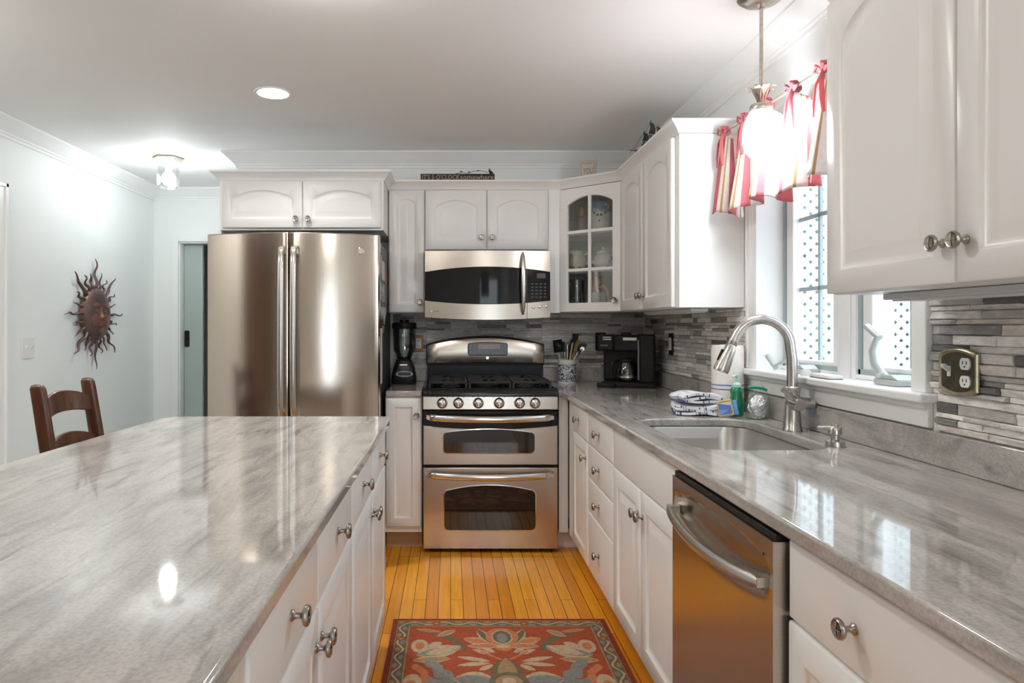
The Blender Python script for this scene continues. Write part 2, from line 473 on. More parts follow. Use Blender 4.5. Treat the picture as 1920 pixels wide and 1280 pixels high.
for y0, y1 in ((MU1, WY1-0.014), (WY0+0.014, MU0)):
    m = MB()
    m.box(XF+0.012, XF+0.03, y0, y0+0.012, 1.118, WZ1-0.014); m.box(XF+0.012, XF+0.03, y1-0.012, y1, 1.118, WZ1-0.014)
    m.box(XF+0.012, XF+0.03, y0, y1, 1.118, 1.136)
    m.build('weather_strip', M['bluegrey'], w1)
    m = MB()
    a, b = y0+0.012, y1-0.012; s = 0.05
    m.box(XF+0.02, XF+0.06, a, a+s, 1.13, 2.04); m.box(XF+0.02, XF+0.06, b-s, b, 1.13, 2.04)
    m.box(XF+0.02, XF+0.06, a+s, b-s, 1.13, 1.15); m.box(XF+0.02, XF+0.06, a+s, b-s, 1.99, 2.04)
    sash = m.build('sash', M['trim'], w1, bevel=0.004)
    m = MB(); m.box(XF+0.043, XF+0.047, a+s-0.005, b-s+0.005, 1.145, 1.995)
    m.build('pane', M['pane'], sash)
    m = MB(); c = (a+b)/2
    m.box(XF+0.049, XF+0.061, c-0.008, c+0.008, 1.15, 1.99)
    for z in (1.432, 1.717): m.box(XF+0.049, XF+0.061, a+s, b-s, z-0.008, z+0.008)
    m.build('muntin', M['bluegrey'], sash)
def crank(y, fold):
    m = MB()
    m.box(1.318, 1.384, y-0.062, y+0.045, 1.103, 1.120); m.prism([(y-0.062, 1.12), (y+0.045, 1.12), (y+0.03, 1.132), (y-0.03, 1.136)], 1.325, 1.384, 'x')
    m.lathe([(0.0, 0.0), (0.019, 0.0), (0.019, 0.012), (0.012, 0.022), (0, 0.024)], 16, (1.335, y+0.028, 1.12))
    o = m.build('crank_base', M['crank'], w1, bevel=0.003)
    m = MB()
    if fold:
        m.tube([(1.335, y+0.028, 1.14), (1.33, y+0.06, 1.15), (1.322, y+0.11, 1.135), (1.318, y+0.145, 1.122)], [0.011, 0.010, 0.008, 0.008], 8, 0.7)
        m.tube([(1.318, y+0.142, 1.112), (1.312, y+0.205, 1.160)], [0.010, 0.010], 10)
    else:
        m.tube([(1.335, y+0.03, 1.135), (1.325, y+0.046, 1.165), (1.322, y+0.052, 1.205), (1.325, y+0.04, 1.243), (1.328, y+0.034, 1.252)], [0.016, 0.016, 0.015, 0.011, 0.010], 10, 0.8)
        m.tube([(1.328, y+0.028, 1.246), (1.322, y+0.085, 1.283)], [0.0105, 0.0105], 10)
    m.build('crank_handle', M['crank'], w1)
crank(2.625, True); crank(2.085, False)

# ---------------------------------------------------------------- outside the window
m = MB()
LY, p = 5.0, 0.0885
x0, x1, z0, z1 = 1.75, 5.2, 0.2, 3.4
M['lattice'] = mat('white_lattice_vinyl', (0.86, 0.88, 0.88), 0.6, var=0.01)
ht = p*0.5*0.705*0.60
for sgn, off in ((1, 0.0), (-1, 0.012)):
    n = int((x1-x0 + z1-z0)/p) + 2
    for k in range(-int((z1-z0)/p)-1, n):
        # line x*sgn - z = c clipped to the panel
        c = x0 + k*p if sgn > 0 else x0 + k*p
        pts = []
        if sgn > 0:
            za, zb = z0, z1; xa, xb = c, c + (z1-z0)
        else:
            za, zb = z1, z0; xa, xb = c, c + (z1-z0)
        if xb <= x0 or xa >= x1: continue
        if xa < x0: za += (1 if sgn > 0 else -1)*(x0-xa); xa = x0
        if xb > x1: zb -= (1 if sgn > 0 else -1)*(xb-x1); xb = x1
        d = Vector((xb-xa, 0, zb-za)).normalized(); q = Vector((-d.z, 0, d.x))*ht
        L = []
        for (x, z) in ((xa, za), (xb, zb)):
            L.append([(x+q.x, LY+off, z+q.z), (x-q.x, LY+off, z-q.z), (x-q.x, LY+off+0.008, z-q.z), (x+q.x, LY+off+0.008, z+q.z)])
        m.loops(L)
lat = thing('lattice_screen', 'white diamond lattice privacy screen standing outside the window', 'lattice', (3.4, LY, 0))
m.build('lattice_panel', M['lattice'], lat, smooth=False)
for bx_ in ((3.10, 3.20, LY-0.08, LY-0.005), (x0-0.1, x0, LY-0.05, LY+0.05), (x1, x1+0.1, LY-0.05, LY+0.05)):
    m = MB(); m.box(*bx_, 0, 3.45); m.build('post', M['lattice'], lat, bevel=0.004)
for za_ in (0.1, 3.38):
    m = MB(); m.box(x0, x1, LY-0.012, LY+0.03, za_, za_+0.09); m.build('rail', M['lattice'], lat, bevel=0.004)
M['ground'] = mat('pale_paving', (0.45, 0.46, 0.44), 0.9, var=0.15, scale=3)
m = MB(); m.box(WR+0.17, 9, -1, 12, -0.3, -0.02); struct(m.build('ground', M['ground']))
M['leaf'] = mat('hedge_leaf', (0.12, 0.27, 0.235), 0.7, var=0.6, scale=7, bump=0.5, bscale=20)
m = MB()
def hedge(u, v):
    x = 1.6 + 5*u; z = 4.2*v
    return (x, 7.2 + 0.25*math.sin(x*3.1+z*2) + 0.2*math.sin(z*5.3-x*2.2) - 0.5*math.sin(PI*v), z)
rows = [[hedge(i/60, j/40) for i in range(61)] for j in range(41)]
back = [[(1.6+5*i/60, 8.2, z) for i in range(61)] for z in (4.2, 0.0)]
m.loops(rows + back, closed=False, cap=False)
tag(m.build('hedge', M['leaf']), 'green hedge growing beyond the white lattice outside the window', 'hedge')

# ---------------------------------------------------------------- cabinets
def panel_pts(w, h, ins, rise, n=14):
    l, r, b, t = ins, w-ins, ins, h-ins
    sp = t - rise
    pts = [(l, b), (r, b), (r, sp)]
    half = (r-l)/2
    rad = (half*half + rise*rise)/(2*rise) if rise > 1e-6 else None
    for i in range(1, n):
        x = r - (r-l)*i/n
        z = sp if rad is None else t - rad + math.sqrt(max(0, rad*rad - (x-(l+r)/2)**2))
        pts.append((x, z))
    pts.append((l, sp))
    return pts
def outer_pts(w, h, e, n=14):
    pts = [(e, e), (w-e, e), (w-e, h-e)]
    for i in range(1, n): pts.append((w-e - (w-2*e)*i/n, h-e))
    pts.append((e, h-e))
    return pts
DT = 0.020
def door_mesh(name, w, h, rise, ins, parent, x, z):
    """A raised-panel door; local origin at its lower left front corner."""
    m = MB()
    L = [[(a, DT, b) for a, b in outer_pts(w, h, 0)], [(a, 0.004, b) for a, b in outer_pts(w, h, 0)], [(a, 0.0, b) for a, b in outer_pts(w, h, 0.004)]]
    for e, y in ((0, 0.0), (0.004, 0.006), (0.012, 0.0085), (0.018, 0.008), (0.042, 0.001), (0.046, 0.0005)):
        if w - 2*(ins+e) < 0.02: break
        L.append([(a, y, b) for a, b in panel_pts(w, h, ins+e, rise)])
    m.loops(L)
    o = m.build(name, M['cab'], parent, local=True, angle=50)
    o.location = (x, -DT-0.001, z)
    return o
def slab_mesh(name, w, h, parent, x, z):
    m = MB()
    m.loops([[(a, y, b) for a, b in ((e, e), (w-e, e), (w-e, h-e), (e, h-e))] for e, y in ((0, DT), (0, 0.006), (0.003, 0.002), (0.009, 0.0))])
    o = m.build(name, M['cab'], parent, local=True, angle=25)
    o.location = (x, -DT-0.001, z)
    return o
_k = None
def knob(parent, x, z):
    """Round pewter knob standing on the front of a door or drawer."""
    global _k
    if _k is None:
        m = MB()
        m.lathe([(0, 0), (0.0095, 0), (0.0095, 0.003), (0.006, 0.006), (0.0048, 0.010), (0.0052, 0.016), (0.009, 0.0195), (0.0155, 0.0215), (0.0175, 0.0245), (0.0172, 0.028), (0.0150, 0.0305), (0.0135, 0.0300), (0.0125, 0.0295), (0, 0.0312)], 24, axis='-y')
        for a in (0, 90):
            c, s = math.cos(R(a)), math.sin(R(a))
            m.tube([(-0.012*c, -0.0305, -0.012*s), (0, -0.032, 0), (0.012*c, -0.0305, 0.012*s)], 0.0013, 6)
        _k = m.build('knob', M['knob'], parent, local=True)
        o = _k
    else:
        o = _k.copy(); COL.objects.link(o); o.parent = parent
    o.location = (x, 0, z)
    return o
def cabinet(name, label, cat, loc, rz, w, d, h, fronts, toe=False, group=None, shell=False):
    t = thing(name, label, cat, loc, rz, group)
    m = MB()
    z0 = 0.105 if toe else 0.0
    if shell:
        s = 0.018
        m.box(0, s, 0.02, d, z0, h); m.box(w-s, w, 0.02, d, z0, h); m.box(s, w-s, 0.02, d, z0, z0+s); m.box(s, w-s, d-0.006, d, z0+s, h)
        m.box(0, w, 0, 0.02, h-0.16, h); m.box(0, w, 0, 0.02, z0, z0+0.04); m.box(0, 0.04, 0, 0.02, z0+0.04, h-0.16); m.box(w-0.04, w, 0, 0.02, z0+0.04, h-0.16); m.box(w/2-0.03, w/2+0.03, 0, 0.02, z0+0.04, h-0.16)
    else:
        m.box(0, w, 0, d, z0, h)
    m.build('body', M['cab'], t, local=True, bevel=0.0015)
    if toe:
        m = MB(); m.box(0.0, w, 0.075, 0.095, 0.0, z0); m.build('toe_kick', M['toe'], t, local=True)
    for f in fronts:
        kind, x0, x1, z0_, z1_ = f[:5]
        kn = f[5] if len(f) > 5 else []
        if kind == 'door':
            o = door_mesh('door', x1-x0, z1_-z0_, f[6] if len(f) > 6 else 0, f[7] if len(f) > 7 else 0.058, t, x0, z0_)
        elif kind == 'drawer': o = slab_mesh('drawer', x1-x0, z1_-z0_, t, x0, z0_)
        else: o = slab_mesh('false_front', x1-x0, z1_-z0_, t, x0, z0_)
        for kx, kz in kn: knob(o, kx-x0, kz-z0_)
    return t
CPROF = [(0, 0), (0.006, 0), (0.010, 0.010), (0.024, 0.026), (0.036, 0.036), (0.040, 0.040), (0.047, 0.043), (0.047, 0.053), (0, 0.053)]
UZ0, UZ1 = 1.365, 2.134
UY = 4.272                # face frame plane of the back wall units; door fronts stand 20 mm proud
# over the fridge
FY = 3.99
cf = cabinet('wall_cabinet', 'deep white two door cabinet above the stainless fridge', 'cabinet', (-1.35, FY, 1.842), 0, 0.958, WB-FY-0.003, UZ1-1.842,
    [('door', 0.022, 0.486, 0.012, 0.284, [(0.452, 0.062)], 0.045, 0.052), ('door', 0.490, 0.945, 0.012, 0.284, [(0.524, 0.062)], 0.045, 0.052)])
m = MB(); m.sweep(CPROF, [(-1.35, WB-0.003), (-1.35, FY), (-0.392, FY), (-0.392, UY+0.02)], UZ1-0.002); m.box(-1.35, -0.392, FY, WB-0.003, UZ1, UZ1+0.045)
m.build('crown', M['cab'], cf, angle=25)
m = MB(); m.box(-1.362, -1.343, 4.0, WB-0.003, 0, 1.842)
m.build('side_panel', M['cab'], cf)
# narrow cabinet
cabinet('wall_cabinet', 'narrow white single door wall cabinet between the fridge and the microwave', 'cabinet', (-0.388, UY, UZ0), 0, 0.226, WB-UY-0.003, UZ1-UZ0,
    [('door', 0.006, 0.222, 0.004, 0.762, [(0.197, 0.068)], 0.030, 0.052)])
# over the microwave
cabinet('wall_cabinet', 'white two door wall cabinet directly above the microwave', 'cabinet', (-0.160, UY, 1.752), 0, 0.846, WB-UY-0.003, UZ1-1.752,
    [('door', 0.002, 0.383, 0.006, 0.375, [(0.352, 0.080)], 0.045), ('door', 0.389, 0.766, 0.006, 0.375, [(0.420, 0.080)], 0.045)])
m = MB(); m.box(0.612, 0.686, UY-0.008, WB-0.003, UZ0, 1.752); m.box(0.612, 0.686, UY-0.0085, UY, 1.752, UZ1)
fs = m.build('filler_panel', M['cab']); tag(fs, 'white vertical filler strip between the microwave and the glass cabinet', 'panel')
# right wall double unit
RX = 1.010
CY0, CY1 = 3.017, 3.992
cabinet('wall_cabinet', 'white two door wall cabinet left of the window with brightly lit end', 'cabinet', (RX, CY1, UZ0), -PI/2, CY1-CY0, WR-RX-0.002, UZ1-UZ0,
    [('door', 0.010, 0.466, 0.004, 0.762, [(0.440, 0.075)], 0.055), ('door', 0.470, 0.928, 0.004, 0.762, [(0.497, 0.075)], 0.055)])
# near right double unit
NY0, NY1 = 0.885, 1.800
cabinet('wall_cabinet', 'large white two door wall cabinet at the right edge near the camera', 'cabinet', (RX, NY1, UZ0), -PI/2, NY1-NY0, WR-RX-0.002, UZ1-UZ0,
    [('door', 0.002, 0.459, 0.002, 0.762, [(0.430, 0.084)], 0.06), ('door', 0.463, 0.913, 0.002, 0.762, [(0.491, 0.084)], 0.06)])
# glass corner unit
A, B = Vector((0.688, UY)), Vector((RX, CY1+0.001))
gw = (B-A).length; gth = math.atan2(B.y-A.y, B.x-A.x)
gc = thing('corner_cabinet', 'white corner wall cabinet with arched glass door of six panes', 'cabinet', (A.x, A.y, UZ0), gth)
pent = [(A.x, A.y), (B.x, B.y), (WR-0.004, B.y), (WR-0.004, WB-0.004), (A.x, WB-0.004)]
def shell_poly(z0, z1): 
    mm.prism(pent, z0, z1)
mm = MB(); shell_poly(UZ0, UZ0+0.018); shell_poly(UZ1-0.018, UZ1)
mm.box(A.x, A.x+0.012, A.y, WB-0.004, UZ0, UZ1); mm.box(B.x, WR-0.004, B.y, B.y+0.012, UZ0, UZ1)
mm.box(A.x, WR-0.004, WB-0.014, WB-0.004, UZ0, UZ1); mm.box(WR-0.014, WR-0.004, B.y, WB-0.004, UZ0, UZ1)
M['cabin'] = mat('cabinet_interior', (0.52, 0.46, 0.41), 0.55, var=0.03)
mm.build('body', M['cabin'], gc)
mm = MB()
ins = [(A.x+0.014, A.y+0.03), (B.x-0.0, B.y+0.035), (WR-0.016, B.y+0.035), (WR-0.016, WB-0.016), (A.x+0.014, WB-0.016)]
mm.prism(ins, 1.612, 1.628); mm.prism(ins, 1.846, 1.862)
mm.build('shelf', M['cab'], gc, bevel=0.002)
# door frame with two columns and three rows
def glass_door():
    w, h, ins, rise = gw-0.012, 0.758, 0.056, 0.045
    o_ = outer_pts(w, h, 0); i_ = panel_pts(w, h, ins, rise)
    m = MB()
    L = [[(a, DT, b) for a, b in i_], [(a, DT, b) for a, b in o_], [(a, 0.004, b) for a, b in o_], [(a, 0, b) for a, b in outer_pts(w, h, 0.004)], [(a, 0, b) for a, b in panel_pts(w, h, ins-0.004, rise)], [(a, 0.005, b) for a, b in i_]]
    m.loops(L, wrap=True)
    c = w/2
    m.box(c-0.010, c+0.010, 0.003, 0.016, ins-0.002, h-ins+0.002)
    for z in (1.628-UZ0-0.006, 1.858-UZ0-0.004): m.box(ins-0.002, w-ins+0.002, 0.003, 0.016, z-0.009, z+0.009)
    o = m.build('door', M['cab'], gc, local=True, angle=40, bevel=0.0)
    o.location = (0.006, -DT-0.001, 0.004)
    p_ = MB(); p_.prism([(a, b) for a, b in panel_pts(w, h, ins-0.006, rise)], 0.010, 0.012, 'y')
    g = p_.build('pane', M['glass'], o, local=True)
    knob(o, w-0.030, 0.066)
glass_door()
# one continuous crown over the run of wall units
m = MB(); m.sweep(CPROF, [(-0.385, UY), (A.x, A.y), (RX, CY1), (RX, CY0), (WR-0.003, CY0)], UZ1+0.001)
m.box(-0.385, 0.688, UY+0.001, WB-0.003, UZ1+0.001, UZ1+0.045); m.prism([(p_[0], p_[1]) for p_ in pent], UZ1+0.001, UZ1+0.045); m.box(RX, WR-0.004, CY0+0.001, CY1, UZ1+0.001, UZ1+0.045)
tag(m.build('cabinet_crown', M['cab'], angle=25), 'continuous white crown moulding along the tops of the wall cabinets', 'moulding')
m = MB(); m.sweep(CPROF, [(WR-0.003, NY1), (RX, NY1), (RX, NY0)], UZ1+0.001); m.box(RX, WR-0.003, NY0, NY1-0.001, UZ1+0.001, UZ1+0.045)
tag(m.build('cabinet_crown', M['cab'], angle=25), 'white crown moulding on top of the large near right wall cabinet', 'moulding')

# base units -------------------------------------------------------------
BH = 0.880
RBX = 0.672                     # face frame plane of the right run
cabinet('base_cabinet', 'narrow white base cabinet left of the range', 'cabinet', (-0.374, 3.905, 0), 0, 0.210, WB-3.905-0.004, BH,
    [('door', 0.004, 0.206, 0.140, 0.872, [(0.181, 0.775)], 0, 0.05)], toe=True)
cabinet('base_cabinet', 'white corner base cabinet with one drawer over one door right of the range', 'cabinet', (RBX, 3.868, 0), -PI/2, 3.868-3.243, 0.60, BH,
    [('drawer', 0.225, 0.610, 0.728, 0.872, [(0.398, 0.808)]), ('door', 0.225, 0.610, 0.140, 0.722, [(0.582, 0.648)], 0, 0.055)], toe=True)
m = MB(); m.box(0.618, RBX-0.001, 3.900, 3.918, 0.105, BH); m.box(0.618, RBX+0.06, 3.96, 3.975, 0, 0.105)
tag(m.build('filler_panel', M['cab']), 'tall white filler panel between the range and the corner base cabinet', 'panel')
cabinet('base_cabinet', 'white base cabinet with a stack of four drawers', 'cabinet', (RBX, 3.240, 0), -PI/2, 0.500, 0.60, BH,
    [('drawer', 0.012, 0.490, 0.728, 0.872, [(0.245, 0.806)]), ('drawer', 0.012, 0.490, 0.572, 0.722, [(0.245, 0.648)]),
     ('drawer', 0.012, 0.490, 0.412, 0.566, [(0.245, 0.490)]), ('drawer', 0.012, 0.490, 0.140, 0.406, [(0.245, 0.272)])], toe=True)
cabinet('sink_cabinet', 'white sink base cabinet with two doors under a plain false front', 'cabinet', (RBX, 2.738, 0), -PI/2, 0.800, 0.60, BH,
    [('front', 0.006, 0.794, 0.722, 0.872), ('door', 0.006, 0.392, 0.140, 0.716, [(0.366, 0.634)], 0, 0.06), ('door', 0.396, 0.794, 0.140, 0.716, [(0.423, 0.634)], 0, 0.06)], toe=True, shell=True)
cabinet('base_cabinet', 'white base cabinet with wide drawer beside the dishwasher at lower right', 'cabinet', (RBX, 1.322, 0), -PI/2, 0.914, 0.60, BH,
    [('drawer', 0.004, 0.910, 0.722, 0.872, [(0.222, 0.795), (0.690, 0.795)]), ('door', 0.004, 0.455, 0.140, 0.716, [(0.425, 0.64)], 0, 0.06), ('door', 0.459, 0.910, 0.140, 0.716, [(0.489, 0.64)], 0, 0.06)], toe=True)
# island
IX = -0.284
def island_unit(y0, y1, label):
    w = y1-y0; h = w/2
    cabinet('island_cabinet', label, 'cabinet', (IX, y0, 0), PI/2, w, 0.585, BH,
        [('drawer', 0.003, h-0.002, 0.728, 0.874, [(h/2, 0.806)]), ('drawer', h+0.002, w-0.003, 0.728, 0.874, [(h/2+h, 0.806)]),
         ('door', 0.003, h-0.002, 0.125, 0.722, [(h-0.026, 0.655)], 0, 0.06), ('door', h+0.002, w-0.003, 0.125, 0.722, [(h+0.026, 0.655)], 0, 0.06)], toe=True)
island_unit(0.893, 1.822, 'white island cabinet with two drawers over two doors nearest the camera')
island_unit(1.826, 2.755, 'white island cabinet with two drawers over two doors at the far end near the fridge')
m = MB(); m.box(-0.872, -0.270, 0.868, 0.890, 0.0, BH)
tag(m.build('end_panel', mat('beige_end_panel', (0.72, 0.66, 0.58), 0.4, var=0.02)), 'beige end panel closing the near end of the island', 'panel')
m = MB(); m.box(-0.892, -0.873, 0.868, 2.755, 0.0, BH)
tag(m.build('back_panel', M['cab']), 'white back panel along the seating side of the island', 'panel')

# worktops ------------------------------------------------------------
TZ = 0.914; TT = 0.032
m = MB()
isl = [(-1.225, 0.30), (-0.250, 0.30)] + [(-0.243, 2.70)] + arc(-0.243-0.03, 2.795-0.03, 0.03, 0, 90, 5) + arc(-1.165+0.10, 2.795-0.10, 0.10, 90, 172, 8) + [(-1.200, 1.9)]
m.prism(isl, TZ-TT, TZ)
tag(m.build('island_worktop', M['granite'], bevel=0.007, seg=3), 'pale grey veined granite worktop on the island', 'worktop')
m = MB()
L_out = [(0.633, 0.30), (1.296, 0.30), (1.296, 4.565), (0.612, 4.565), (0.612, 3.880), (0.633, 3.880)]
SINK = (0.735, 1.160, 2.035, 2.720)
m.holed(L_out, [rrect(SINK[0], SINK[1], SINK[2], SINK[3], 0.10, 8)], TZ, TT)
rt = thing('counter_worktop', 'long grey veined granite worktop with the sink, below the window', 'worktop', (0.95, 2.4, TZ-TT))
m.build('slab', M['granite'], rt, bevel=0.006, seg=3)
m = MB(); m.box(1.277, 1.296, 0.30, 4.565, TZ+0.0005, 1.004); m.box(0.612, 1.277, 4.546, 4.565, TZ+0.0005, 1.004)
m.build('upstand', M['granite'], rt, bevel=0.003)
lt = thing('counter_worktop', 'small grey granite worktop between the fridge and the range', 'worktop', (-0.27, 4.2, TZ-TT))
m = MB(); m.box(-0.370, -0.164, 3.880, 4.565, TZ-TT, TZ); m.build('slab', M['granite'], lt, bevel=0.006, seg=3)
m = MB(); m.box(-0.370, -0.164, 4.546, 4.565, TZ+0.0005, 1.004); m.build('upstand', M['granite'], lt, bevel=0.003)

# split-face stone ---------------------------------------------------------
STN = [mat('ledger_stone_%s' % n, c, 0.7, var=0.16, scale=30, bump=0.45, bscale=70, stretch=(1, 1, 2.5)) for n, c in
       (('pale', (0.86, 0.84, 0.81)), ('mid', (0.72, 0.70, 0.675)), ('grey', (0.53, 0.515, 0.50)), ('slate', (0.30, 0.295, 0.29)), ('warm', (0.77, 0.715, 0.665)), ('dark', (0.15, 0.148, 0.145)))]
def stones(name, label, spans, put, dmin, dmax):
    m = MB()
    for u0, u1, z0, z1 in spans:
        z = z0
        while z < z1 - 0.004:
            h = min(random.choice((0.014, 0.018, 0.022, 0.026)), z1 - z)
            if z1 - z - h < 0.008: h = z1 - z
            u = u0
            while u < u1 - 0.001:
                l = min(random.uniform(0.05, 0.24), u1-u)
                if u1-u-l < 0.03: l = u1-u
                m.m = random.choices(range(6), (5, 6, 5, 3, 3, 1.0))[0]
                d = random.uniform(dmin, dmax); g = 0.0007
                c = [random.uniform(-0.35, 0.35)*(dmax-dmin) for _ in range(4)]
                e = 0.0022
                lo = [put(u+g, 0, z+g), put(u+l-g, 0, z+g), put(u+l-g, 0, z+h-g), put(u+g, 0, z+h-g)]
                hi = [put(u+g+e, d+c[0], z+g+e), put(u+l-g-e, d+c[1], z+g+e), put(u+l-g-e, d+c[2], z+h-g-e), put(u+g+e, d+c[3], z+h-g-e)]
                md = [put(u+g, d*0.6, z+g), put(u+l-g, d*0.6, z+g), put(u+l-g, d*0.6, z+h-g), put(u+g, d*0.6, z+h-g)]
                m.loops([lo, md, hi])
                u += l
            z += h
    return tag(m.build(name, STN, smooth=False), label, 'backsplash')
sb = stones('stone_backsplash', 'grey split face stone backsplash behind the range and small appliances', [(-0.385, -0.161, 1.006, 1.362), (-0.161, 0.608, 0.93, 1.750), (0.608, 1.289, 1.006, 1.362)], lambda u, d, z: (u, WB-0.001-d, z), 0.004, 0.011)
sb = stones('stone_backsplash', 'grey split face stone backsplash on the right wall beside the coffee maker', [(WY1+0.0790, 4.555, 1.006, 1.362)], lambda u, d, z: (WR-0.001-d, u, z), 0.004, 0.011)
sb = stones('stone_backsplash', 'grey split face stone backsplash around the brass outlet at the right edge', [(0.30, WY0-0.0585, 1.104, 1.362), (0.30, WY0-0.0765, 1.006, 1.104)], lambda u, d, z: (WR-0.001-d, u, z), 0.004, 0.016)
# ---------------------------------------------------------------- refrigerator
fr = thing('refrigerator', 'stainless steel french door refrigerator with curved doors', 'refrigerator', (-0.83, 4.0, 0))
m = MB(); m.box(-1.272, -0.392, 3.700, 4.44, 0.03, 1.750); m.build('body', M['side'], fr, bevel=0.006)
m = MB(); m.box(-1.25, -0.41, 3.72, 4.40, 0.0, 0.03); m.build('base_grille', M['black'], fr)
FX0, FX1, FYE, FB = -1.285, -0.380, 3.602, 0.095
def fy(x):
    s = (x-(FX0+FX1)/2)/((FX1-FX0)/2)
    return FYE - FB*(1-s*s)
def fridge_panel(name, x0, x1, z0, z1, archd=0.0):
    m = MB(); n = 22; e = 0.006
    xs = [x0] + [x0+0.003] + [x0 + 0.01 + (x1-x0-0.02)*i/n for i in range(n+1)] + [x1-0.003, x1]
    def pl(z, q):
        l = []
        for i, x in enumerate(xs):
            k = 0.008 if i in (0, len(xs)-1) else (0.002 if i in (1, len(xs)-2) else 0)
            l.append((x, fy(x)+k+q, z))
        return l + [(x1, 3.692, z), (x0, 3.692, z)]
    m.loops([pl(z0, e), pl(z0+e, 0), pl(z1-e, 0), pl(z1, e)])
    return m.build(name, M['steelv'], fr, angle=30)
dl = fridge_panel('door', FX0, -0.8345, 0.735, 1.766); dr = fridge_panel('door', -0.8285, FX1, 0.735, 1.766)
dz = fridge_panel('freezer_drawer', FX0, FX1, 0.06, 0.727)
def vhandle(par, x):
    m = MB(); y = fy(x); pts = []
    for z, q in ((1.692, 0.004), (1.684, 0.030), (1.660, 0.050), (1.60, 0.058), (1.40, 0.064), (1.20, 0.066), (1.0, 0.063), (0.87, 0.055), (0.82, 0.045), (0.80, 0.004)):
        pts.append((x, y-q, z))
    L = []
    for i, (a, b, c) in enumerate(pts):
        w, t = 0.0155, 0.010
        L.append([(a + w*math.cos(2*PI*k/14), b + t*math.sin(2*PI*k/14) , c + (0.006*math.sin(2*PI*k/14) if i in (0, 1, 8, 9) else 0)) for k in range(14)])
    m.loops(L); m.box(x-0.012, x+0.012, y-0.05, y+0.004, 1.652, 1.684); m.box(x-0.012, x+0.012, y-0.05, y+0.004, 0.81, 0.84)
    m.build('handle', M['nickel'], par, angle=60)
vhandle(dl, -0.860); vhandle(dr, -0.797)
m = MB(); pts = [(-1.15, fy(-1.15)-0.003, 0.66)] + [(x, fy(x)-0.05, 0.66) for x in (-1.12, -1.0, -0.83, -0.66, -0.54)] + [(-0.51, fy(-0.51)-0.003, 0.66)]
m.tube(pts, 0.013, 10); m.build('handle', M['nickel'], dz)
def badge(par, x, y, z, r):
    m = MB()
    m.lathe([(0, 0), (r, 0), (r, 0.002), (r*0.86, 0.004), (r*0.80, 0.003), (0, 0.003)], 28, (x, y, z), '-y')
    lettering(m, 'GE', r*1.0, r*0.8, Matrix.Translation((x, y-0.0042, z)) @ Matrix.Rotation(R(90), 4, 'X'))
    m.m = 1; m.lathe([(0, 0.0031), (r*0.72, 0.0031), (r*0.72, 0.0036), (0, 0.0036)], 24, (x, y, z), '-y')
    return m.build('badge', [M['chrome'], M['nickel']], par)
badge(dr, -0.470, fy(-0.470)-0.001, 1.675, 0.019)
# magnets and papers on the fridge's right side: (z, y0, y1, h, material, label, kind)
PAPER = {'photo': mat('photo_print', (0.32, 0.28, 0.26), 0.4, var=0.9, scale=40), 'paper': mat('white_paper', (0.72, 0.72, 0.70), 0.8, var=0.04),
         'green': mat('pale_green_card', (0.48, 0.60, 0.55), 0.6, var=0.15, scale=30), 'brown': mat('orange_brown_card', (0.45, 0.17, 0.08), 0.6, var=0.2, scale=40), 'spot': mat('spotted_card', (0.42, 0.43, 0.45), 0.5, var=0.95, scale=55)}
for z, y0, y1, h, mt, name, lb in (
        (1.690, 3.735, 3.80, 0.055, 'paper', 'paper_note', 'small white note at the top of the fridge side'),
        (1.575, 3.755, 3.86, 0.105, 'photo', 'photo_print', 'photograph with dark edge held on the fridge side below the top note'),
        (1.545, 3.870, 4.02, 0.110, 'paper', 'paper_note', 'pale leaflet behind the photograph on the fridge side'),
        (1.535, 4.030, 4.12, 0.090, 'brown', 'fridge_card', 'reddish card furthest back in the upper row on the fridge side'),
        (1.430, 3.770, 3.86, 0.100, 'spot', 'fridge_magnet', 'blue and white spotted magnet on the fridge side'),
        (1.420, 3.880, 4.02, 0.105, 'spot', 'fridge_magnet', 'black and white patterned magnet beside the blue spotted one on the fridge side'),
        (1.325, 3.790, 3.90, 0.075, 'green', 'fridge_magnet', 'pale green heart shaped card on the fridge side'),
        (1.300, 3.915, 4.08, 0.105, 'green', 'fridge_magnet', 'larger pale green card behind the green heart on the fridge side'),
        (1.245, 3.900, 3.99, 0.040, 'brown', 'fridge_magnet', 'small orange brown magnet low on the fridge side'),
        (0.960, 3.760, 3.88, 0.310, 'paper', 'paper_sheet', 'long white paper sheet hanging on the fridge side')):
    m = MB()
    if 'heart' in lb:
        c = (y0+y1)/2; w = (y1-y0)/2
        pts = [(c + w*(math.sin(t)**3), z + h*0.5 + h*0.5*(13*math.cos(t)-5*math.cos(2*t)-2*math.cos(3*t)-math.cos(4*t))/15) for t in [2*PI*k/28 for k in range(28)]]
        m.prism(pts, -0.3915, -0.3870, 'x')
    else:
        m.prism(rrect(y0, y1, z, z+h, min(h, y1-y0)*0.12, 3), -0.3915, -0.3885, 'x')
    tag(m.build(name, PAPER[mt]), lb, 'magnet' if 'magnet' in name else 'paper')

